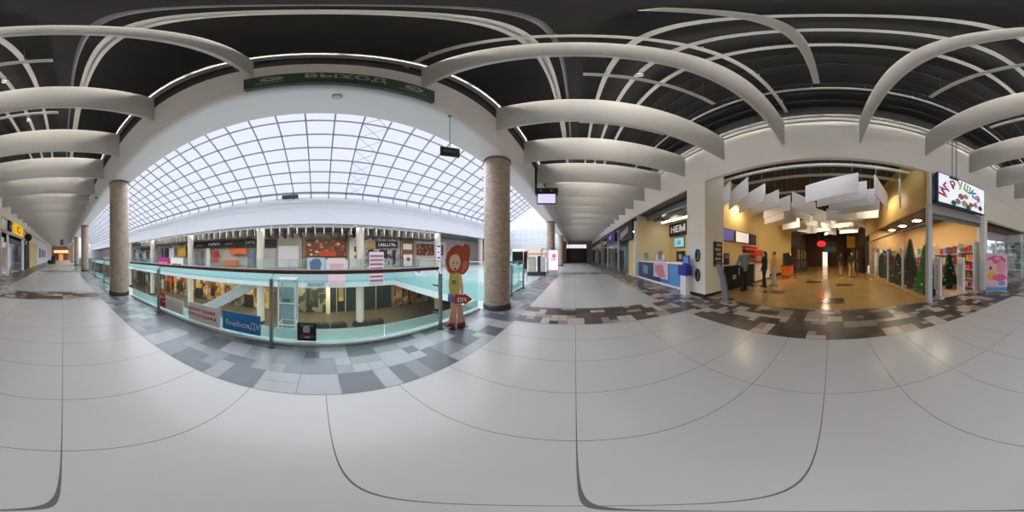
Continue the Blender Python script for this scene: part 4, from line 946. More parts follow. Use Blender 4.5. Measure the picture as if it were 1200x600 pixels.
for z in (0.1, 0.4, 0.7): MB().bx(-0.1, 0.05, -0.9, 0.9, z, z+0.03).build('shelf_board', WHITEP, t)
# menu screens on the golden wall
for k, (y, w, mt, lab) in enumerate([(-6.75, 1.0, mat('violet_screen', (80, 70, 130), 0.3, emit=0.7), 'violet menu screen on the golden wall, nearest the pillar'), (-8.15, 1.5, mat('white_screen', (226, 220, 216), 0.3, emit=0.5), 'white menu screen in the middle on the golden wall'), (-9.5, 0.9, mat('dark_screen', (50, 48, 56), 0.3, emit=0.4), 'dark menu screen on the golden wall, farthest from the pillar')]):
    t = thing('menu_screen', lab, 'screen', (4.99, y, 2.25), 0, 'menu screens')
    bevel(MB().bx(-0.07, 0.0, -w/2, w/2, 0, 0.66).build('case', BLACK, t), 0.008); MB().bx(-0.075, -0.07, -w/2+0.04, w/2-0.04, 0.04, 0.62).build('display', mt, t)
t = thing('coffee_machine', 'dark coffee machine on the bar counter beside the pillar', 'coffee machine', (4.5, -5.75, 1.12))
bevel(MB().bx(-0.22, 0.22, -0.2, 0.2, 0, 0.5).build('body', DKBROWN, t), 0.02); MB().bx(-0.225, -0.215, -0.14, 0.14, 0.28, 0.44).build('panel', GREYB, t); MB().cyl((-0.18, 0, 0.28), (-0.18, 0, 0.18), 0.02, n=8).build('spout', STEEL, t)
# slanted grey ticket post at the lobby edge
t = thing('ticket_post', 'slanted grey metal post at the lobby edge beside the pillar', 'post', (3.3, -4.42, 0), rad(20))
bevel(MB().prism([(-0.08, 0), (0.14, 0), (0.1, 0.3), (0.0, 0.8), (-0.14, 1.22), (-0.3, 1.22), (-0.16, 0.8), (-0.08, 0.3)], (0, 0.1, 0), (-1, 0, 0), W, 0.2).build('body', GREYB, t), 0.01)
MB().bx(-0.2, 0.22, -0.16, 0.16, 0, 0.03).build('base', DKSTEEL, t); MB().box((0.22, 0, 1.24), (0.22, 0.26, 0.04)).build('top', BLACK, t)
t = thing('lobby_poster', 'dark patterned poster strip on the lobby side of the cream pillar', 'poster', (4.05, -4.85, 1.1))
MB().bx(-0.02, 0.0, -0.26, 0.26, 0, 0.95).build('sheet', BLACK, t); m = MB()
for k in range(5): m.bx(-0.024, -0.02, -0.2+0.05*(k % 2), 0.1+0.08*(k % 2), 0.06+0.18*k, 0.16+0.18*k)
m.build('print', mat('tan_print', (180, 150, 110), 0.5), t)
# plaques on the pillar face
for z, lab in ((1.28, 'upper black oval plaque on the cream pillar'), (0.55, 'lower black oval plaque on the cream pillar')):
    t = thing('oval_plaque', lab, 'plaque', (4.42, -4.14, z), 0, 'oval plaques on the pillar')
    m = MB(); m.prism([(0.13*math.cos(2*PI*k/24), 0.24+0.24*math.sin(2*PI*k/24)) for k in range(24)], (0, 0, 0), UB, W, 0.03); m.build('plate', BLACK, t)
    m = MB(); m.prism([(0.075*math.cos(2*PI*k/24)+0.02, 0.24+0.17*math.sin(2*PI*k/24)) for k in range(24)], (0, 0.029, 0), UB, W, 0.006); m.build('inner_ring', GREYB, t)
    m = MB(); m.prism([(0.045*math.cos(2*PI*k/24)-0.01, 0.26+0.12*math.sin(2*PI*k/24)) for k in range(24)], (0, 0.034, 0), UB, W, 0.006); m.build('inner_shape', BLACK, t)
t = thing('pillar_notice', 'tiny pink notice between the two oval plaques', 'notice', (4.55, -4.145, 1.02))
MB().bx(-0.1, 0.1, 0, 0.01, 0, 0.14).build('sheet', LPINK, t)
t = thing('leaflet_stand', 'white stand with dark blue leaflet box in front of the pillar', 'leaflet stand', (4.82, -3.86, 0))
bevel(MB().bx(-0.16, 0.16, -0.11, 0.11, 0.03, 0.82).build('pedestal', WHITEP, t), 0.01); MB().bx(-0.22, 0.22, -0.16, 0.16, 0, 0.03).build('base', LGREY, t)
bevel(MB().bx(-0.24, 0.24, -0.14, 0.16, 0.78, 1.16).build('box', DKBLUE, t), 0.01); bevel(MB().bx(-0.2, 0.2, -0.06, -0.03, 1.16, 1.52).build('header', DKBLUE, t), 0.004); MB().bx(-0.16, 0.16, -0.03, -0.024, 1.22, 1.48).build('leaflet', LBLUE, t)
# deep lobby: dark racks, signs
r = random.Random(9)
for k, (x, y, lab) in enumerate([(3.2, -14.6, 'dark poster rack deep in the lobby, first past the golden wall'), (3.2, -16.6, 'dark poster rack deep in the lobby, second past the golden wall'), (3.2, -18.6, 'dark poster rack deep in the lobby, third past the golden wall'), (-2.6, -14.8, 'dark poster rack deep in the lobby, past the toy shop'), (-2.6, -17.2, 'dark poster rack deep in the lobby, farther on the toy shop side')]):
    t = thing('poster_rack', lab, 'rack', (x, y, 0), 0, 'dark poster racks')
    s = -1 if x > 0 else 1
    MB().bx(-0.2, 0.2, -0.85, 0.85, 0, 2.3).build('cabinet', DKBROWN, t)
    for j in range(3):
        MB().bx(s*0.2, s*0.21, -0.75+j*0.5, -0.35+j*0.5, 1.2, 2.1).build('poster', r.choice([MIDBROWN, mat('dusty_red', (120, 50, 44), 0.5), GREYB, TAN]), t); MB().bx(s*0.2, s*0.21, -0.75+j*0.5, -0.35+j*0.5, 0.3, 1.0).build('poster', r.choice([MIDBROWN, BLACK, GREYB]), t)
t = thing('red_neon_sign', 'glowing red sign deep in the lobby beside the black screen', 'sign', (1.05, -17.5, 2.5))
m = MB(); m.prism([(0.45*math.cos(2*PI*k/20), 0.3*math.sin(2*PI*k/20)) for k in range(20)], (0, 0, 0.3), UB, W, 0.1); m.build('board', mat('red_neon', (230, 30, 36), 0.4, emit=1.6), t)
for xx in (-0.3, 0.3): MB().cyl((xx, 0.05, 0.5), (xx, 0.05, 3.2), 0.012, n=6).build('wire', STEEL, t)
t = thing('lobby_screen', 'wide black screen hanging deep in the lobby', 'screen', (0.1, -17.0, 1.9))
bevel(MB().bx(-0.65, 0.65, -0.06, 0.06, 0, 0.6).build('case', BLACK, t), 0.01); MB().bx(-0.6, 0.6, 0.06, 0.065, 0.05, 0.55).build('display', mat('dull_screen', (46, 66, 74), 0.3, emit=0.3), t)
MB().bx(-0.03, 0.03, -0.03, 0.03, 0.6, 3.8).build('pole', BLACK, t)
t = thing('added_glow_panel', 'small added glowing panel at the very back of the lobby', 'doorway', (0.9, -23.95, 0))
MB().bx(-0.35, 0.35, -0.04, 0.04, 0, 2.1).build('panel', mat('added_glow_panel', (255, 226, 206), 0.5, emit=0.9), t); m = MB(); m.bx(-0.45, -0.35, -0.05, 0.06, 0, 2.2); m.bx(0.35, 0.45, -0.05, 0.06, 0, 2.2); m.bx(-0.45, 0.45, -0.05, 0.06, 2.1, 2.2); m.build('frame', DKBROWN, t)  # framed glow added for the pale streak reflected in the lobby floor
t = thing('hanging_board', 'plain yellow hanging panel deep in the lobby on the toy shop side', 'panel', (-1.9, -15.5, 2.3))
MB().bx(-0.4, 0.4, -0.04, 0.04, 0, 1.1).build('board', YELLOW, t); [MB().bx(wx-0.01, wx+0.01, -0.01, 0.01, 1.1, 3.4).build('wire', STEEL, t) for wx in (-0.29, 0.29)]

# ------------------------------------------------------------------ toy store
struct(MB().bx(-5.8, -2.99, -12, -4.7, 3.45, 3.6).build('ceiling_toy_store', mat('toy_ceiling', (78, 56, 40), 0.7)))
piece('wall_toy_back', -5.8, -2.9, -12.2, -12, 0, 3.5, mat('toy_back_wall', (226, 186, 134), 0.6)); piece('wall_toy_side', -5.9, -5.75, -12, -4.4, 0, 3.5, mat('toy_side_wall', (222, 182, 128), 0.6))
t = thing('toy_shopfront', 'steel-framed open front of the toy shop under the bright sign', 'shopfront', (-4.3, -4.25, 0))
MB().bx(1.3, 1.45, -0.1, 0.06, 0, 3.2).build('post', mat('satin_post', (196, 200, 206), 0.4, 0.3), t); MB().bx(-1.42, -1.2, -0.05, 0.06, 0, 4.39).build('post', MATS['satin_post'], t)
m = MB(); m.bx(-1.3, 1.4, -0.16, 0.02, 2.9, 3.2); m.build('shutter_box', mat('shutter_grey', (170, 170, 170), 0.4, 0.3), t)
m = MB(); m.bx(-1.3, 1.4, -0.1, -0.06, 2.75, 2.9)
m.build('shutter_edge', GREYB, t)
t = thing('toy_shop_glazing', 'glass side wall of the toy shop facing the lobby', 'glazing', (-2.94, -8.9, 0))
for k in range(5):
    y0 = 4.5-k*1.85; MB().bx(-0.008, 0.008, y0-1.8, y0-0.05, 0.12, 2.55).build('glass_panel', SHOPGLASS, t); MB().bx(-0.04, 0.04, y0-0.05, y0+0.03, 0, 1.75 if k else 2.0).build('post', mat('satin_post', (196, 200, 206), 0.4), t)
MB().bx(-0.06, 0.06, -4.7, 4.55, 0, 0.12).build('base_rail', mat('tan_rail', (190, 160, 110), 0.5), t)
MB().bx(-0.03, 0.03, -4.7, 4.55, 2.55, 2.62).build('top_rail', GREYB, t)
t = thing('toy_shop_sign', 'bright white lightbox sign with an arc of rainbow letters', 'sign', (-4.3, -4.12, 3.24))
bevel(MB().bx(-1.22, 1.22, -0.08, 0.1, 0, 1.16).build('case', mat('sign_case', (30, 60, 110), 0.4), t), 0.01); MB().bx(-1.18, 1.18, 0.1, 0.106, 0.04, 1.12).build('light_face', SIGNLIT, t)
cols = [RED, mat('letter_magenta', (190, 30, 120), 0.4), ORANGE, YELLOW, mat('letter_lime', (140, 200, 80), 0.4), TEAL, mat('letter_rose', (226, 120, 150), 0.4)]
for k, ch in enumerate('ИГРУШКИ'):
    a = rad(166-k*23); c = Vector((-0.12, 0)); px, pz = -0.12*0-0.12, 0
    X_ = 0.3-(-1)*0; lx = 0.88*math.cos(a)-0.12; lz = 0.26+0.62*math.sin(a)
    th = a-PI/2
    # seen from the corridor the reading direction runs towards -X
    text('letter', ch, 0.42 if k else 0.46, cols[k], t, (-lx, 0.112, lz), (-math.cos(th), 0, math.sin(th)), (math.sin(th), 0, math.cos(th)), 0.01, sx=1.0, bold=0.035)
m = MB(); r = random.Random(3)
for k, (x, z, s, mi) in enumerate([(-0.2, 0.45, 0.15, 0), (0.05, 0.5, 0.13, 1), (-0.35, 0.22, 0.14, 2), (0.0, 0.2, 0.17, 3), (0.35, 0.25, 0.12, 4), (-0.55, 0.12, 0.12, 5), (0.6, 0.28, 0.13, 6), (0.9, 0.22, 0.13, 7), (0.8, 0.62, 0.09, 8), (0.2, 0.1, 0.13, 5)]):
    n = 12; m.prism([(x+s*math.cos(2*PI*i/n)*(1+0.25*math.sin(3*i)), z+s*0.8*math.sin(2*PI*i/n)*(1+0.2*math.cos(2*i))) for i in range(n)], (0, 0.107, 0), UB, W, 0.006+0.0005*k, mi)
m.build('toy_pictures', [mat('p1', (230, 170, 140), 0.4), mat('p2', (236, 214, 150), 0.4), mat('p3', (200, 160, 190), 0.4), mat('p4', (226, 190, 170), 0.4), mat('p5', (190, 100, 60), 0.4), mat('p6', (60, 150, 80), 0.4), mat('p7', (220, 160, 180), 0.4), mat('p8', (140, 40, 120), 0.4), LGREY], t)
t = thing('sign_rods', 'pair of steel rods hanging in front of the bright toy shop sign', 'rods', (-3.55, -3.8, 4.15))
m = MB(); m.cyl((0.06, 0, 0.05), (0.06, 0, 1.85), 0.018, n=10); m.cyl((-0.12, 0, 0.05), (-0.12, 0, 1.85), 0.018, n=10); m.build('rod', GREYB, t); MB().bx(-0.2, 0.16, -0.04, 0.04, 0, 0.05).build('foot', DKSTEEL, t); MB().bx(-0.2, 0.16, -0.04, 0.04, 1.85, 1.9).build('top_bar', DKSTEEL, t)
for x, lab in ((-3.5, 'pale security gate at the toy shop entrance, beside the corner post'), (-4.65, 'pale security gate at the toy shop entrance, beside the dark tree')):
    t = thing('security_gate', lab, 'security gate', (x, -4.55, 0), 0, 'security gates')
    bevel(MB().bx(-0.04, 0.04, -0.2, 0.2, 0.08, 1.45).build('panel', mat('gate_white', (226, 224, 220), 0.4), t), 0.03, 3); bevel(MB().bx(-0.09, 0.09, -0.26, 0.26, 0, 0.08).build('base', LGREY, t), 0.01); MB().bx(-0.045, 0.045, -0.1, 0.1, 0.3, 1.2).build('inset', LGREY, t)
# christmas trees
def xmas(name, label, x, y, h, rr_, col, seed, baubles=10):
    t = thing(name, label, 'christmas tree', (x, y, 0), 0, 'artificial trees in the toy shop'); r = random.Random(seed)
    MB().cyl((0, 0, 0), (0, 0, h*0.9), 0.035, 0.015, 10).build('trunk', DKBROWN, t)
    m = MB(); m.lathe([(0.14, 0), (0.17, 0.18)], n=16); m.build('pot', DKBROWN, t)
    m = MB(); n = 190
    for k in range(n):
        u = (k+0.5)/n; z = 0.22+(h-0.25)*u; R_ = rr_*(1-u)**0.85+0.02; a = k*2.399; ca, sa = math.cos(a), math.sin(a)
        tip = Vector((ca*R_, sa*R_, z-0.12*R_)); m.tube([(0, 0, z+0.04), tip*0.6+Vector((0, 0, z*0.4+0.03)), tip], [0.03, 0.05*(1.2-u), 0.008], 5)
        s = Vector((-sa, ca, 0)); 
        for q in (0.55, 0.8):
            b = tip*q+Vector((0, 0, (1-q)*(z+0.03)))
            for e in (-1, 1): m.tube([b, b+s*e*0.13*(1.1-u)+Vector((ca*0.08, sa*0.08, -0.02))], [0.025, 0.004], 4)
    m.build('needles', col, t)
    for k in range(baubles):
        u = 0.1+0.8*k/baubles; R_ = rr_*(1-u)**0.85; a = r.uniform(0, 6.28); MB().sph((math.cos(a)*R_*0.95, math.sin(a)*R_*0.95, 0.2+(h-0.25)*u-0.06), 0.045, 10, 8).build('bauble', r.choice([RED, YELLOW, WHITEP, ORANGE]), t)
GT = mat('tree_dark_green', (28, 62, 38), 0.7, var=0.3, scale=9); GB = mat('tree_bright_green', (44, 140, 54), 0.7, var=0.3, scale=9); GTL = mat('tree_teal_green', (34, 88, 84), 0.7, var=0.3, scale=9)
xmas('christmas_tree', 'tall dark green tree with baubles behind the shop glass', -3.52, -6.7, 2.3, 0.54, GT, 1, 14)
xmas('christmas_tree', 'bright green tree just inside the steel corner post', -3.55, -5.35, 1.9, 0.56, GB, 2, 10)
xmas('christmas_tree', 'teal green tree between the glass wall posts', -3.5, -9.3, 1.9, 0.5, GTL, 3, 8)
xmas('christmas_tree', 'small dark green tree with red baubles, next along the glass', -3.45, -7.9, 1.65, 0.45, GT, 4, 16)
xmas('christmas_tree', 'reddish decorated tree between the two teal trees by the glass', -3.4, -8.6, 1.5, 0.4, mat('tree_red_brown', (110, 48, 40), 0.7, var=0.3, scale=9), 8, 14)
xmas('christmas_tree', 'slim bright green tree squeezed behind the second glass post', -3.95, -6.1, 2.0, 0.42, GB, 9, 12)
xmas('christmas_tree', 'dark tree with white baubles behind the security gate', -4.95, -5.6, 1.6, 0.42, GT, 6, 14)
xmas('christmas_tree', 'far teal tree at the back end of the shop glass', -3.45, -10.7, 1.7, 0.45, GTL, 7, 8)
# shelves with toys
def shelf(label, loc, rz, w, h, levels, seed, grp):
    t = thing('toy_shelf', label, 'shelf', loc, rz)
    MB().bx(-w/2, w/2, -0.02, 0.0, 0, h).build('back_panel', mat('shelf_back', (214, 190, 160), 0.5), t)
    for s in (-1, 1): MB().bx(s*w/2-0.02, s*w/2+0.02, -0.0, 0.35, 0, h).build('side_panel', WHITEP, t)
    r = random.Random(seed); M = Matrix.Translation(loc) @ Matrix.Rotation(rz, 4, 'Z')
    for k in range(levels):
        z = 0.1+k*(h-0.15)/levels; MB().bx(-w/2, w/2, 0, 0.36, z, z+0.025).build('shelf_board', WHITEP, t)
        x = -w/2+0.06; gap = (h-0.15)/levels-0.06
        while x < w/2-0.2:
            bw, bh = r.uniform(0.12, 0.26), r.uniform(0.5, 0.95)*gap
            if x+bw > w/2-0.04: break
            o = bevel(MB().bx(-bw/2, bw/2, -0.1, 0.1, 0, bh).build('toy_box', r.choice([RED, ORANGE, PINK, BLUE, GREEN, YELLOW, LBLUE, WHITEP, MAGENTA, MIDBROWN, GREYB])), 0.006)
            p = M @ Vector((x+bw/2, 0.2, z+0.025)); o.location = p; o.rotation_euler = (0, 0, rz)
            tag(o, 'small boxed toy standing on ' + grp, 'toy', 'toys on ' + grp); x += bw+r.uniform(0.02, 0.07)
shelf('white toy shelf along the far side wall inside the shop', (-5.73, -6.4, 0), rad(-90), 1.8, 2.1, 4, 1, 'the side wall shelf of the toy shop')
shelf('white toy shelf at the back wall of the toy shop', (-4.4, -11.95, 0), 0, 2.2, 2.2, 4, 2, 'the back wall shelf of the toy shop')
shelf('narrow white toy shelf on the side wall nearest the toy shop entrance', (-5.73, -5.0, 0), rad(-90), 0.95, 2.1, 5, 8, 'the narrow shelf by the toy shop entrance')
shelf('second toy shelf along the side wall, deeper in the shop', (-5.73, -8.6, 0), rad(-90), 1.8, 2.1, 4, 3, 'the deeper side wall shelf of the toy shop')
shelf('long low toy shelf standing behind the trees along the shop glass', (-4.65, -8.6, 0), rad(-90), 3.2, 1.55, 3, 5, 'the long low shelf behind the trees')
lamps('toy_shop_lamp', 'round-edged warm lamp in the toy shop ceiling', [(-4.3, -5.6, 3.38), (-4.3, -7.4, 3.38), (-4.3, -9.2, 3.38), (-4.3, -11, 3.38)], 0.35, 0.35, WARMPANEL, 'toy shop lamps')
t = thing('waste_box', 'low black box inside the toy shop entrance by the corner post', 'box', (-3.35, -4.75, 0)); bevel(MB().bx(-0.13, 0.13, -0.1, 0.1, 0, 0.28).build('body', BLACK, t), 0.01); MB().bx(-0.14, 0.14, -0.11, 0.11, 0.28, 0.3).build('lid', DKSTEEL, t)
# pink poster stand
t = thing('poster_stand', 'pink cartoon-coloured poster stand beside the toy shop', 'poster stand', (-5.45, -3.4, 0), rad(124))
bevel(MB().bx(-0.43, 0.43, -0.02, 0.02, 0.26, 1.6).build('board', LPINK, t), 0.01)
m = MB(); r = random.Random(12)
for k, (x, z, sx, sz, mi) in enumerate([(0.0, 1.3, 0.38, 0.22, 0), (-0.12, 0.98, 0.22, 0.24, 1), (0.2, 1.05, 0.18, 0.28, 2), (-0.2, 0.7, 0.18, 0.16, 3), (0.12, 0.65, 0.28, 0.14, 0), (0.0, 0.4, 0.4, 0.1, 4), (0.22, 0.42, 0.14, 0.1, 5), (-0.22, 1.02, 0.05, 0.08, 6), (0.05, 1.4, 0.12, 0.08, 2), (-0.25, 1.25, 0.12, 0.1, 4)]):
    m.prism([(x+sx*math.cos(2*PI*i/18), z+sz*math.sin(2*PI*i/18)*(1+0.12*math.sin(3*i))) for i in range(18)], (0, -0.021-0.0006*k, 0), U, W, 0.002, mi)
m.build('print', [mat('poster_pink', (232, 96, 150), 0.5), mat('poster_peach', (244, 196, 160), 0.5), mat('poster_rose', (240, 160, 190), 0.5), mat('poster_gold', (240, 180, 90), 0.5), mat('poster_pale', (236, 200, 220), 0.5), mat('poster_sky', (120, 160, 220), 0.5), mat('poster_plum', (120, 60, 70), 0.5)], t)
for s in (-0.36, 0.36): MB().tube([(s, -0.16, 0), (s, 0, 0.3), (s, 0.0, 1.62)], 0.016, 8).build('leg', STEEL, t); 
for s in (-0.36, 0.36): MB().tube([(s, 0.22, 0), (s, 0.02, 0.5)], 0.016, 8).build('leg', STEEL, t)
MB().bx(-0.4, 0.4, -0.03, -0.018, 0.1, 0.26).build('lower_board', LBLUE, t)

# ------------------------------------------------------------------ stores right of the pillar
struct(MB().bx(5.07, XR, -9, -4.35, 4.4, 4.5).build('ceiling_stores', mat('store_ceiling', (72, 72, 74), 0.7)))
piece('wall_blue_store_back', 5.07, 10.9, -7.2, -7.0, 0, 4.4, GOLDW); piece('wall_blue_store_side', 10.7, 10.9, -7.0, -4.3, 0, 4.4, BEIGEW); piece('wall_stores_back', 10.9, XR, -9.2, -9, 0, 4.4, LGREY)
t = thing('service_counter', 'blue and pink printed service counter beside the pillar', 'counter', (7.9, -4.5, 0))
bevel(MB().bx(-2.7, 2.75, -0.3, 0.15, 0.1, 1.12).build('body', mat('counter_blue', (60, 126, 196), 0.4, var=0.12, scale=1.2), t), 0.01); MB().bx(-2.75, 2.8, -0.3, 0.22, 0, 0.1).build('plinth', WHITEP, t); bevel(MB().bx(-2.75, 2.8, -0.34, 0.2, 1.12, 1.18).build('top', WHITEP, t), 0.008)
m = MB()
m.bx(-1.1, 0.4, 0.15, 0.157, 0.3, 1.1, 0); m.prism([(0.9, 0.4), (0.2, 0.36), (-0.2, 0.6), (-0.26, 1.0), (0.6, 1.05)], (0, 0.1575, 0), UB, W, 0.004, 1)
m.bx(0.5, 2.6, 0.15, 0.156, 0.12, 1.1, 2); m.bx(1.2, 1.9, 0.156, 0.16, 0.4, 0.9, 3); m.bx(-2.6, -1.2, 0.15, 0.156, 0.12, 1.1, 4); m.bx(-0.4, 0.5, 0.157, 0.161, 0.1, 0.34, 2)
m.build('printed_front', [LPINK, mat('dusty_pink', (214, 140, 150), 0.5), mat('deep_navy', (30, 58, 96), 0.4), mat('grey_blue', (120, 150, 176), 0.4), LBLUE], t)
t = thing('store_sign', 'black sign reading HEM in white letters above the blue counter', 'sign', (9.35, -6.9, 2.95))
bevel(MB().bx(-1.1, 1.1, 0, 0.1, 0, 0.95).build('board', BLACK, t), 0.01); text('lettering', 'НЕМ', 0.62, WHITEP, t, (0.0, 0.104, 0.47), UB, W, 0.008, sx=1.3, bold=0.03)
for (x, z, w, h, mt, lab) in [(9.35, 2.12, 1.2, 0.72, mat('teal_screen', (110, 190, 206), 0.3, emit=0.6), 'teal screen on the golden wall under the black sign'), (9.2, 1.1, 0.95, 0.75, mat('plum_screen', (70, 36, 44), 0.4), 'dark framed poster on the golden wall above the blue counter')]:
    t = thing('wall_screen', lab, 'screen', (x, -6.98, z)); bevel(MB().bx(-w/2, w/2, 0, 0.06, 0, h).build('case', BLACK, t), 0.008); MB().bx(-w/2+0.04, w/2-0.04, 0.06, 0.066, 0.04, h-0.04).build('display', mt, t)
    MB().bx(-w/6, w/6, 0.066, 0.07, h*0.25, h*0.7).build('picture', LGREY, t)
t = thing('counter_monitor', 'teal-backed monitor at the far end of the blue counter', 'monitor', (9.9, -4.6, 1.18)); bevel(MB().bx(-0.28, 0.28, -0.03, 0.03, 0.12, 0.52).build('screen', TEAL, t), 0.01); MB().bx(-0.12, 0.12, -0.1, 0.1, 0, 0.015).build('foot', DKSTEEL, t); MB().cyl((0, 0, 0.01), (0, 0, 0.14), 0.02, n=8).build('stem', DKSTEEL, t)
t = thing('leaflet_holder', 'grey holder of leaflets in the middle of the blue counter', 'holder', (8.0, -4.6, 1.18)); MB().bx(-0.5, 0.5, -0.12, 0.12, 0, 0.12).build('tray', LGREY, t); m = MB()
for k in range(6): m.box((-0.4+0.16*k, 0, 0.25), (0.12, 0.02, 0.28))
m.build('leaflets', WHITEP, t); MB().bx(-0.2, 0.2, -0.03, 0.03, 0.12, 0.6).build('card', GREYB, t)
t = thing('light_strip', 'yellow light strip under the dark ceiling of the blue counter store', 'lamp', (7.6, -5.4, 3.6), rad(6)); MB().bx(-1.3, 1.3, -0.06, 0.06, 0, 0.06).build('diffuser', mat('strip_light', (255, 240, 200), 0.5, emit=12), t); MB().bx(-1.32, 1.32, -0.07, 0.07, 0.06, 0.1).build('housing', LAMPW, t)
for wx in (-1.1, 1.1): MB().cyl((wx, 0, 0.1), (wx, 0, 0.78), 0.01, n=6).build('wire', STEEL, t)
lamps('ceiling_lamp', 'square white lamp in the ceiling of a store right of the pillar', [(6.4, -5.6, 4.3), (9.2, -5.8, 4.3), (13.5, -6.4, 4.3), (17.5, -6.4, 4.3), (21.5, -6.4, 4.3)], 0.5, 0.5, LIGHTPANEL, 'store lamps')
for k, y in enumerate((-5.1, -5.7, -6.4)):
    m = MB(); m.bx(5.1, 10.7, y-0.12, y+0.12, 4.1, 4.36); tag(m.build('ceiling_duct', [mat('duct_grey', (120, 122, 124), 0.5)]), ['grey duct nearest the corridor above the blue counter', 'middle grey duct above the blue counter', 'innermost grey duct above the blue counter'][k], 'duct', 'ducts above the blue counter')
t = facade('shopfront', 'store front with yellow panel and glass, next past the blue counter', 10.9, 15.6, 0, 4.1, -4.25, [('yellow_panel', GOLDW, 11.1, 12.3, 0, 2.7, -0.05, 0.05), ('glass', SHOPGLASS, 12.4, 15.5, 0.1, 2.7, 0, 0.02), ('white_post', WHITEP, 10.75, 10.95, 0, 4.0, -0.1, 0.12), ('inner_panel', mat('mint_wall', (206, 226, 220), 0.5, var=0.1), 12.4, 15.5, 0, 2.7, -1.6, -1.5), ('display', WHITEP, 12.7, 13.6, 0, 0.8, -1.0, -0.4)], face=-1)
t = thing('black_sign_box', 'black sign box with pale pink swirl on the store past the blue counter', 'sign', (12.7, -4.07, 2.75)); bevel(MB().bx(-1.8, 1.8, 0.0, 0.1, 0, 1.4).build('board', BLACK, t), 0.01)
m = MB()
for k in range(4): m.prism([(-1.3+0.55*k, 0.25+0.1*k), (-0.9+0.55*k, 0.2+0.1*k), (-0.75+0.55*k, 0.75+0.08*k), (-1.05+0.55*k, 0.85+0.08*k)], (0, 0.1, 0), UB, W, 0.008)
m.build('swirl', mat('pale_logo', (216, 190, 200), 0.5), t); MB().bx(-1.5, 1.3, 0.1, 0.108, 0.1, 0.18).build('red_line', mat('dusk_red', (150, 50, 60), 0.5), t)
t = facade('shopfront', 'glass store front with dark figures under a blue sign', 15.7, 20.8, 0, 4.1, -4.25, [('glass', SHOPGLASS, 15.8, 20.7, 0.1, 2.7, 0, 0.02), ('inner_panel', mat('pale_mint', (190, 206, 206), 0.5, var=0.15), 15.8, 20.7, 0, 2.7, -1.6, -1.5), ('dark_display', BLACK, 16.4, 17.2, 0, 2.1, -0.8, -0.4), ('dark_display', BLACK, 18.0, 18.7, 0, 1.9, -0.8, -0.4), ('grey_header', GREYB, 15.8, 20.7, 2.7, 3.0, 0, 0.08)], face=-1)
t = thing('blue_sign_box', 'dark blue sign with white bird-like stroke, farther along the stores', 'sign', (18.2, -4.07, 3.0)); bevel(MB().bx(-2.1, 2.1, 0.0, 0.1, 0, 1.2).build('board', mat('sign_navy', (40, 48, 120), 0.4), t), 0.01)
m = MB(); m.prism([(-0.6, 0.5), (0.1, 0.3), (0.9, 0.95), (0.15, 0.62), (-0.1, 0.9)], (0, 0.1, 0), UB, W, 0.008); m.build('white_stroke', WHITEP, t)
t = facade('shopfront', 'last dim store front before the dark end doors', 20.9, 25.8, 0, 4.1, -4.25, [('glass', SHOPGLASS, 21, 25.7, 0.1, 2.7, 0, 0.02), ('inner_panel', mat('olive_wall', (150, 144, 110), 0.5, var=0.2), 21, 25.7, 0, 4.0, -0.9, -0.8), ('brown_door', MIDBROWN, 23.5, 25, 0, 2.3, -0.2, -0.1), ('yellow_sign', YELLOW, 21.5, 23, 3.1, 3.5, 0, 0.1)], face=-1)
# ------------------------------------------------------------------ stores left of the toy shop
struct(MB().bx(XL, -5.75, -9, -4.35, 4.4, 4.5).build('ceiling_stores_left', mat('store_ceiling', (72, 72, 74), 0.7)))
piece('wall_stores_left_back', XL, -5.9, -9.2, -9, 0, 4.4, LGREY); piece('wall_cream_fascia', -10.5, -5.75, -4.5, -4.21, 3.15, 4.4, CREAM); piece('wall_store_corner', -5.95, -5.72, -4.6, -4.18, 0, 4.4, CREAM)
t = facade('shopfront', 'white shop of glass shelves behind the pink poster stand', -10.4, -5.95, 0, 3.1, -5.6, [('back_panel', busy('white_shop_goods', [(226, 230, 228), (214, 222, 220), (180, 196, 190), (232, 234, 232), (130, 150, 146), (222, 226, 224)], 2.0), -10.4, -5.95, 0, 3.1, -1.3, -1.2), ('white_header', WHITEP, -10.3, -6.0, 2.45, 2.95, 0, 0.12), ('glass', SHOPGLASS, -10.3, -7.4, 0.1, 2.4, 0, 0.02), ('dark_shelf', DKSTEEL, -7.3, -6.6, 0, 2.2, -0.6, -0.3), ('glass_shelf', LGREY, -10.2, -7.5, 0.7, 0.74, -0.5, -0.1), ('glass_shelf', LGREY, -10.2, -7.5, 1.3, 1.34, -0.5, -0.1), ('glass_shelf', LGREY, -10.2, -7.5, 1.9, 1.94, -0.5, -0.1), ('white_post', WHITEP, -8.9, -8.75, 0, 2.5, 0, 0.1), ('white_post', WHITEP, -7.45, -7.3, 0, 2.5, 0, 0.1), ('wood_lintel', MIDBROWN, -10.4, -5.95, 2.96, 3.1, 0.0, 0.9)], face=-1)
t = thing('wall_display', 'white shelving full of pale goods on the end wall of the white shop', 'shelving', (-10.46, -5.6, 0))
MB().bx(-0.03, 0.0, -1.35, 1.3, 0, 3.1).build('back_panel', busy('pale_shelf_goods', [(232, 236, 234), (204, 216, 212), (150, 176, 168), (238, 238, 236), (110, 130, 128), (226, 200, 204), (222, 228, 226)], 3.2, vec=(0.02, 1, 0.8)), t)
for z in (0.5, 1.0, 1.5, 2.0): MB().bx(0.0, 0.3, -1.3, 1.25, z, z+0.03).build('shelf_board', WHITEP, t)
MB().bx(0.0, 0.45, -1.3, 1.25, 2.45, 2.95).build('awning', WHITEP, t)
for y in (-1.3, -0.05, 1.22): MB().bx(0.0, 0.3, y-0.02, y+0.02, 0, 2.45).build('upright', LGREY, t)
r = random.Random(31)
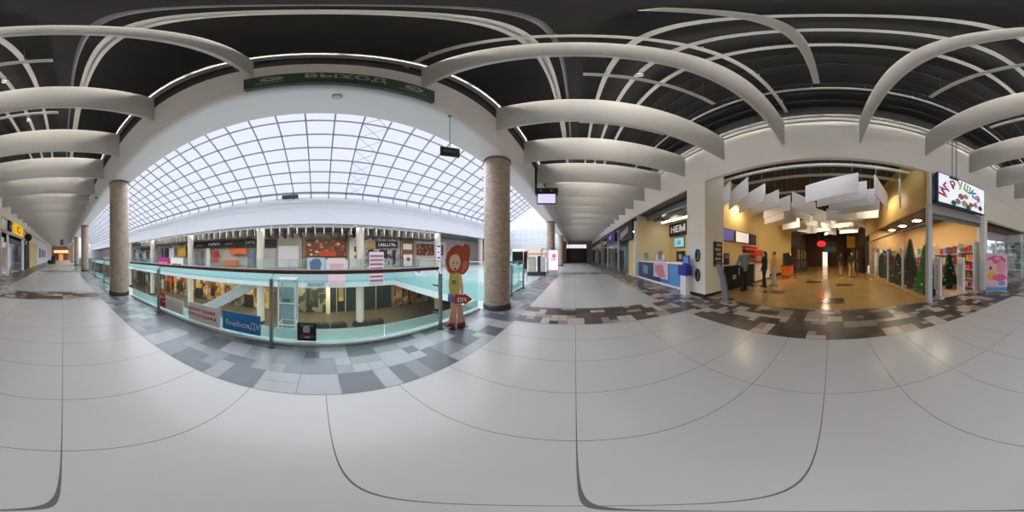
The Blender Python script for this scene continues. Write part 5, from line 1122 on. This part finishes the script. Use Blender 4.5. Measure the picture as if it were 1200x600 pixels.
for z in (0.74, 1.34, 1.94):
    for k in range(9):
        o = MB().lathe([(0.05, 0), (0.06, 0.12), (0.03, 0.18), (0.03, 0.24)], n=12).build('shelf_bottle', r.choice([TEAL, WHITEP, GREEN, LPINK, GREYB]), None, (-10.05+k*0.29, -5.9, z)); tag(o, 'small bottle on the glass shelves of the white shop', 'bottle', 'bottles in the white shop')
t = facade('shopfront', 'grey-framed glass shop front under the yellow sign', -18.2, -10.5, 0, 4.3, -4.25, [('back_panel', busy('grey_shop_goods', [(214, 220, 222), (196, 204, 206), (226, 228, 228), (150, 160, 166), (222, 206, 196), (206, 214, 216)], 1.0), -18.2, -10.5, 0, 3.3, -1.6, -1.5), ('glass', SHOPGLASS, -18.1, -12.6, 0.1, 2.9, 0, 0.02), ('header_band', LGREY, -18.2, -10.5, 3.2, 3.4, 0, 0.14), ('cream_header', CREAM, -18.2, -10.5, 3.4, 4.35, -0.1, 0.02), ('roller_box', DKSTEEL, -17, -12, 2.6, 3.0, -0.3, -0.05), ('white_post', WHITEP, -16.9, -16.2, 0, 3.3, 0, 0.12), ('dark_post', BLACK, -18.6, -17.6, 0, 2.8, 0, 0.12), ('poster', WHITEP, -13.4, -12.4, 0.6, 2.2, -0.3, -0.2), ('poster', mat('skin_poster', (226, 186, 160), 0.5), -12.6, -11.8, 0.6, 2.2, -0.5, -0.45), ('white_post', WHITEP, -12.0, -11.7, 0, 3.3, 0, 0.1)], face=-1)
t = thing('header_sign', 'black panel on the cream header left of the yellow sign', 'sign', (-12.2, -4.13, 3.45)); MB().bx(-0.35, 0.35, -0.05, 0.05, 0, 0.85).build('board', BLACK, t); MB().bx(-0.12, 0.12, 0.05, 0.056, 0.3, 0.5).build('mark', LGREY, t)
t = thing('yellow_sign', 'yellow sign board with a dark curved stroke over the grey shop front', 'sign', (-14.5, -4.1, 3.42)); bevel(MB().bx(-1.5, 1.2, -0.08, 0.1, 0, 0.95).build('board', mat('yellow_added_glow', (246, 190, 24), 0.4, emit=0.45), t), 0.02)  # board colour is given a glow to make up for weak light here
m = MB(); pts = [(0.75*math.cos(rad(a)), 0.32*math.sin(rad(a))) for a in range(60, 301, 20)]; inner = [(0.45*math.cos(rad(a)), 0.17*math.sin(rad(a))) for a in range(300, 59, -20)]
m.prism(pts+inner, (0.0, 0.1, 0.47), UB, W, 0.01); m.build('curved_stroke', mat('ochre_dark', (150, 100, 10), 0.5), t)
t = thing('round_blade_sign', 'dark round blade sign sticking out past the yellow sign', 'sign', (-17.6, -3.85, 3.2)); m = MB(); m.cyl((-0.06, 0, 0.35), (0.06, 0, 0.35), 0.42, n=28); m.build('disc', BLACK, t); MB().bx(-0.03, 0.03, -0.4, 0, 0.33, 0.37).build('arm', DKSTEEL, t)
t = facade('shopfront', 'yellow painted wall and doorway beyond the yellow sign', -25.4, -18.7, 0, 4.3, -4.25, [('yellow_wall', GOLDW, -25.4, -20.2, 0, 3.3, -0.1, 0.05), ('dark_doorway', DKBROWN, -20.1, -18.8, 0, 2.6, -0.3, -0.2), ('cream_header', CREAM, -25.4, -18.7, 3.3, 4.3, -0.1, 0.06)], face=-1)
t = facade('shopfront', 'white wall with three dark pictures farther down the corridor', -43, -25.6, 0, 4.3, -4.25, [('white_wall', WHITEP, -43, -25.6, 0, 4.3, -0.1, 0.05), ('picture', mat('pic_blue', (110, 120, 150), 0.5), -30.5, -28.0, 1.2, 2.8, 0.05, 0.1), ('picture', mat('pic_dark', (90, 96, 110), 0.5), -34.5, -32, 1.2, 2.8, 0.05, 0.1), ('picture', mat('pic_grey', (140, 146, 160), 0.5), -39, -36, 1.2, 2.8, 0.05, 0.1)], face=-1)
t = facade('shopfront', 'plain pale shop front right beside the dark end doors', 25.9, 39.8, 0, 4.1, -4.25, [('inner_panel', busy('pale_goods', [(190, 190, 184), (160, 160, 150), (206, 204, 196), (120, 116, 104)], 1.0), 26, 39.7, 0, 4.0, -0.6, -0.5), ('header_band', LGREY, 26, 39.7, 2.8, 3.5, 0, 0.1), ('dark_doorway', DKBROWN, 29, 31, 0, 2.4, -0.3, -0.2)], face=-1)
piece('wall_shop_far', XL, -43.2, -4.5, -4.25, 0, 4.4, WHITE)
lamps('corridor_store_lamp', 'square cool lamp in a store ceiling past the pink poster stand', [(-7.2, -6.2, 3.0), (-9.4, -6.2, 3.0), (-13, -5.1, 4.25), (-16, -5.1, 4.25)], 0.5, 0.5, COOLPANEL, 'left store lamps')
t = thing('massage_chair', 'black padded armchair far down the corridor by the white wall', 'armchair', (-31.5, -2.2, 0), rad(60))
bevel(MB().bx(-0.4, 0.4, -0.4, 0.45, 0.2, 0.5).build('seat', BLACK, t), 0.06, 3); bevel(MB().box((0, 0.42, 0.95), (0.75, 0.24, 1.1), M=Matrix.Rotation(rad(-16), 3, 'X')).build('backrest', BLACK, t), 0.08, 3)
for s in (-0.5, 0.5): bevel(MB().bx(s-0.12, s+0.12, -0.5, 0.45, 0, 0.7).build('armrest', BLACK, t), 0.05, 3)
bevel(MB().bx(-0.35, 0.35, -0.75, -0.42, 0.05, 0.4).build('footrest', BLACK, t), 0.05, 3)
t = thing('hanging_banner', 'white banner with dark picture hanging over the far corridor', 'banner', (-31, -0.2, 3.35)); bevel(MB().bx(-0.03, 0.03, -1.2, 1.2, 0, 1.55).build('sheet', mat('pale_banner', (206, 208, 214), 0.5), t), 0.01); MB().bx(0.03, 0.036, -0.35, 0.25, 0.25, 1.3).build('picture', mat('pic_dark', (90, 96, 110), 0.5), t); [MB().cyl((0, wy, 1.55), (0, wy, 3.6), 0.01, n=6).build('wire', STEEL, t) for wy in (-1, 1)]
# far left end: warm shop
piece('wall_corridor_end', XL-0.2, XL, -4.5, 2.5, 0, 7.4, mat('end_warm_wall', (170, 130, 90), 0.6, var=0.1))
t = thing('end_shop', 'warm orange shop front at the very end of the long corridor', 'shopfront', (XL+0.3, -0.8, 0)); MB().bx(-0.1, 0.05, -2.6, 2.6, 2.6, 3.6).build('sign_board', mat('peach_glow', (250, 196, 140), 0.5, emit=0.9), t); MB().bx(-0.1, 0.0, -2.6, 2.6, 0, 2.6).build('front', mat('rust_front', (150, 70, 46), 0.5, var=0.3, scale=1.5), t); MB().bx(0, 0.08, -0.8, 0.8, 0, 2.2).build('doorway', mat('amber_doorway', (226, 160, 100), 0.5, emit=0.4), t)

# ------------------------------------------------------------------ people
def fuse(mb, name, m_, parent, voxel):
    """closed pieces fused into one continuous skin"""
    o = mb.build(name, m_)
    md = o.modifiers.new('r', 'REMESH'); md.mode = 'VOXEL'; md.voxel_size = voxel; md.use_smooth_shade = True
    sm = o.modifiers.new('s', 'SMOOTH'); sm.factor = 0.5; sm.iterations = 3
    me = bpy.data.meshes.new_from_object(o.evaluated_get(bpy.context.evaluated_depsgraph_get()))
    bpy.data.objects.remove(o); me.name = name
    ob = bpy.data.objects.new(name, me); COL.objects.link(ob); ob.parent = parent; return ob
def limb(mb, pts, rs):
    for i in range(len(pts)-1):
        mb.cyl(pts[i], pts[i+1], rs[i], rs[i+1], 14)
    for p, r_ in zip(pts, rs): mb.sph(p, r_, 14, 8)
def person(name_label, loc, rz, h=1.75, shirt=GREYB, trousers=BLACK, shoes=BLACK, hair=HAIRB, long_hair=False, arms=None, step=0.08, sleeve=1.0, female=False):
    t = thing('person', name_label, 'person', loc, rz); k = h/1.75
    P = lambda x, y, z: (x*k, y*k, z*k)
    sw = 0.165 if female else 0.19
    hipL, hipR = P(-0.09, 0, 0.90), P(0.09, 0, 0.90)
    legs = [([hipL, P(-0.10, -0.02-step*0.4, 0.48), P(-0.105, -step, 0.09)], -1), ([hipR, P(0.10, -0.02+step*0.4, 0.48), P(0.105, step, 0.09)], 1)]
    arms = arms or {-1: [P(-sw, 0, 1.42), P(-sw-0.06, 0.03, 1.13), P(-sw-0.04, -0.1, 0.90)], 1: [P(sw, 0, 1.42), P(sw+0.06, 0.03, 1.13), P(sw+0.04, -0.1, 0.90)]}
    b = MB()
    limb(b, [P(0, 0, 0.95), P(0, 0.01, 1.1), P(0, 0, 1.3), P(0, 0.0, 1.42)], [0.125*k, 0.115*k, 0.13*k, 0.10*k])
    limb(b, [P(-sw, 0, 1.42), P(0, 0, 1.44), P(sw, 0, 1.42)], [0.06*k, 0.08*k, 0.06*k]); limb(b, [hipL, hipR], [0.10*k, 0.10*k])
    limb(b, [P(0, 0.0, 1.44), P(0, -0.01, 1.56)], [0.058*k, 0.052*k])
    b.sph(P(0, -0.015, 1.645), (0.074*k, 0.092*k, 0.108*k), 20, 14); b.sph(P(0, -0.05, 1.585), (0.05*k, 0.05*k, 0.045*k), 14, 8)       # skull and jaw
    limb(b, [P(0, -0.10, 1.655), P(0, -0.122, 1.625)], [0.010*k, 0.016*k])                                                          # nose
    for s in (-1, 1): b.sph(P(s*0.076, 0.0, 1.635), (0.012*k, 0.022*k, 0.032*k), 10, 6)                                             # ears
    for pts, s in legs:
        limb(b, pts, [0.085*k, 0.055*k, 0.04*k]); a = Vector(pts[2]); limb(b, [a+Vector((0, 0.03, -0.045)), a+Vector((0, -0.13, -0.055))], [0.038*k, 0.03*k])
    for s, pts in arms.items():
        limb(b, pts, [0.05*k, 0.04*k, 0.028*k]); w = Vector(pts[2]); d = (w-Vector(pts[1])).normalized(); side = d.cross(Vector((s, 0, 0))).normalized()
        pc = w+d*0.05*k; limb(b, [w, w+d*0.085*k], [0.027*k, 0.032*k])
        for q in range(4):
            base = w+d*0.095*k+side*(q-1.5)*0.018*k; ln = (0.062, 0.075, 0.07, 0.055)[q]*k; inw = Vector((-s*0.3, 0, 0))
            limb(b, [base, base+d*ln*0.55+inw*0.012, base+(d+inw*0.5)*ln], [0.0095*k, 0.0088*k, 0.0075*k])
        tb = w+d*0.04*k-side*0.03*k; limb(b, [tb, tb-side*0.022*k+d*0.025*k, tb-side*0.026*k+d*0.058*k], [0.0115*k, 0.010*k, 0.0085*k])
    fuse(b, 'body', SKIN, t, 0.0075)
    c = MB()
    limb(c, [P(0, 0, 0.93), P(0, 0.01, 1.1), P(0, 0, 1.3), P(0, 0.0, 1.42)], [0.148*k, 0.138*k, 0.152*k, 0.115*k]); limb(c, [P(-sw, 0, 1.42), P(0, 0, 1.445), P(sw, 0, 1.42)], [0.078*k, 0.09*k, 0.078*k])
    for s, pts in arms.items():
        p1 = Vector(pts[1]); p2 = Vector(pts[2]); e = p1+(p2-p1)*max(0.02, (sleeve-0.5)*1.9 if sleeve > 0.5 else 0.02)
        limb(c, [pts[0], p1, e], [0.068*k, 0.056*k, 0.046*k])
    fuse(c, 'shirt', shirt, t, 0.013)
    c = MB(); limb(c, [P(-0.085, 0, 0.94), P(0.085, 0, 0.94)], [0.118*k, 0.118*k])
    for pts, s in legs: limb(c, [pts[0], pts[1], Vector(pts[2])+Vector((0, 0, 0.01))], [0.103*k, 0.075*k, 0.062*k])
    fuse(c, 'trousers', trousers, t, 0.013)
    for pts, s in legs:
        a = Vector(pts[2]); c = MB(); limb(c, [a+Vector((0, 0.035, -0.042)), a+Vector((0, -0.14, -0.052))], [0.047*k, 0.038*k]); c.bx(a.x-0.045, a.x+0.045, a.y-0.17, a.y+0.08, a.z-0.0895*k, a.z-0.07*k); fuse(c, 'shoe', shoes, t, 0.011)
    c = MB(); c.sph(P(0, 0.012, 1.672), (0.083*k, 0.095*k, 0.094*k), 18, 12)
    if long_hair: limb(c, [P(0, 0.05, 1.66), P(0, 0.075, 1.52), P(0, 0.09, 1.36)], [0.08*k, 0.075*k, 0.05*k])
    fuse(c, 'hair', hair, t, 0.010)
    for s in (-1, 1):
        e = MB(); e.sph(P(s*0.03, -0.094, 1.655), 0.0095*k, 10, 8); e.build('eye', WHITEP, t); e = MB(); e.sph(P(s*0.03, -0.1012, 1.655), 0.0045*k, 8, 6); e.build('pupil', BLACK, t)
    MB().sph(P(0, -0.094, 1.59), (0.022*k, 0.008*k, 0.006*k), 12, 6).build('mouth', mat('lip', (160, 84, 78), 0.5), t)
    return t
arms_lean = {-1: [(-0.2, 0, 1.46), (-0.27, -0.12, 1.20), (-0.14, -0.36, 1.18)], 1: [(0.2, 0, 1.46), (0.28, -0.06, 1.17), (0.2, -0.30, 1.15)]}
person('person in grey shirt and dark trousers standing at the black bar counter', (3.52, -5.95, 0), rad(62), 1.8, mat('shirt_grey', (116, 118, 122), 0.7), BLACK, BLACK, arms=arms_lean, step=0.05)
person('person in black clothes with long hair standing before the cream snack counter', (3.1, -7.15, 0), rad(100), 1.72, mat('coat_black', (24, 24, 30), 0.7), mat('trousers_black', (26, 26, 32), 0.7), BLACK, long_hair=True, female=True)
person('person in yellow jacket and pale trousers standing beside the one in black', (2.78, -7.6, 0), rad(120), 1.7, mat('jacket_yellow', (214, 176, 84), 0.7), mat('trousers_pale', (186, 180, 174), 0.7), GREYB, female=True)
person('person in dark jacket and light trousers walking deep in the lobby', (-1.45, -11.6, 0), rad(160), 1.74, mat('jacket_olive', (62, 56, 44), 0.7), mat('trousers_tan', (190, 150, 96), 0.7), BLACK, step=0.2)
person('person in black jacket beside the walker deep in the lobby', (-0.75, -12.3, 0), rad(20), 1.76, mat('jacket_dark', (40, 36, 34), 0.7), mat('trousers_beige', (170, 136, 92), 0.7), BLACK, step=0.14)

# ------------------------------------------------------------------ daylight + camera
w = bpy.data.worlds.new('overcast'); S.world = w; w.use_nodes = True
bg = w.node_tree.nodes['Background']; bg.inputs[0].default_value = (0.86, 0.89, 1.0, 1); bg.inputs[1].default_value = 0.8
sun = bpy.data.lights.new('overcast_daylight', 'SUN'); sun.energy = 8.5; sun.angle = rad(125); sun.color = (0.95, 0.97, 1.0)
so = bpy.data.objects.new('overcast_daylight', sun); COL.objects.link(so); so.rotation_euler = (rad(-30), 0, rad(4))
S.view_settings.view_transform = 'Standard'; S.view_settings.look = 'None'; S.view_settings.gamma = 1; S.view_settings.use_curve_mapping = False
S.view_settings.exposure = 0.4
cam = bpy.data.cameras.new('camera'); cam.type = 'PANO'
co = bpy.data.objects.new('camera', cam); COL.objects.link(co)
co.location = (0, 0, 1.5); co.rotation_euler = (rad(90), 0, rad(22.2-90))
cam.clip_start = 0.01; cam.clip_end = 500

cam.panorama_type = 'EQUIRECTANGULAR'
cam.latitude_min = -PI/2; cam.latitude_max = PI/2; cam.longitude_min = -PI; cam.longitude_max = PI
S.cycles.use_denoising = True
S.cycles.max_bounces = 8; S.cycles.diffuse_bounces = 5; S.cycles.glossy_bounces = 3; S.cycles.transparent_max_bounces = 16
S.cycles.sample_clamp_indirect = 6.0; S.cycles.caustics_reflective = False; S.cycles.caustics_refractive = False
S.camera = co
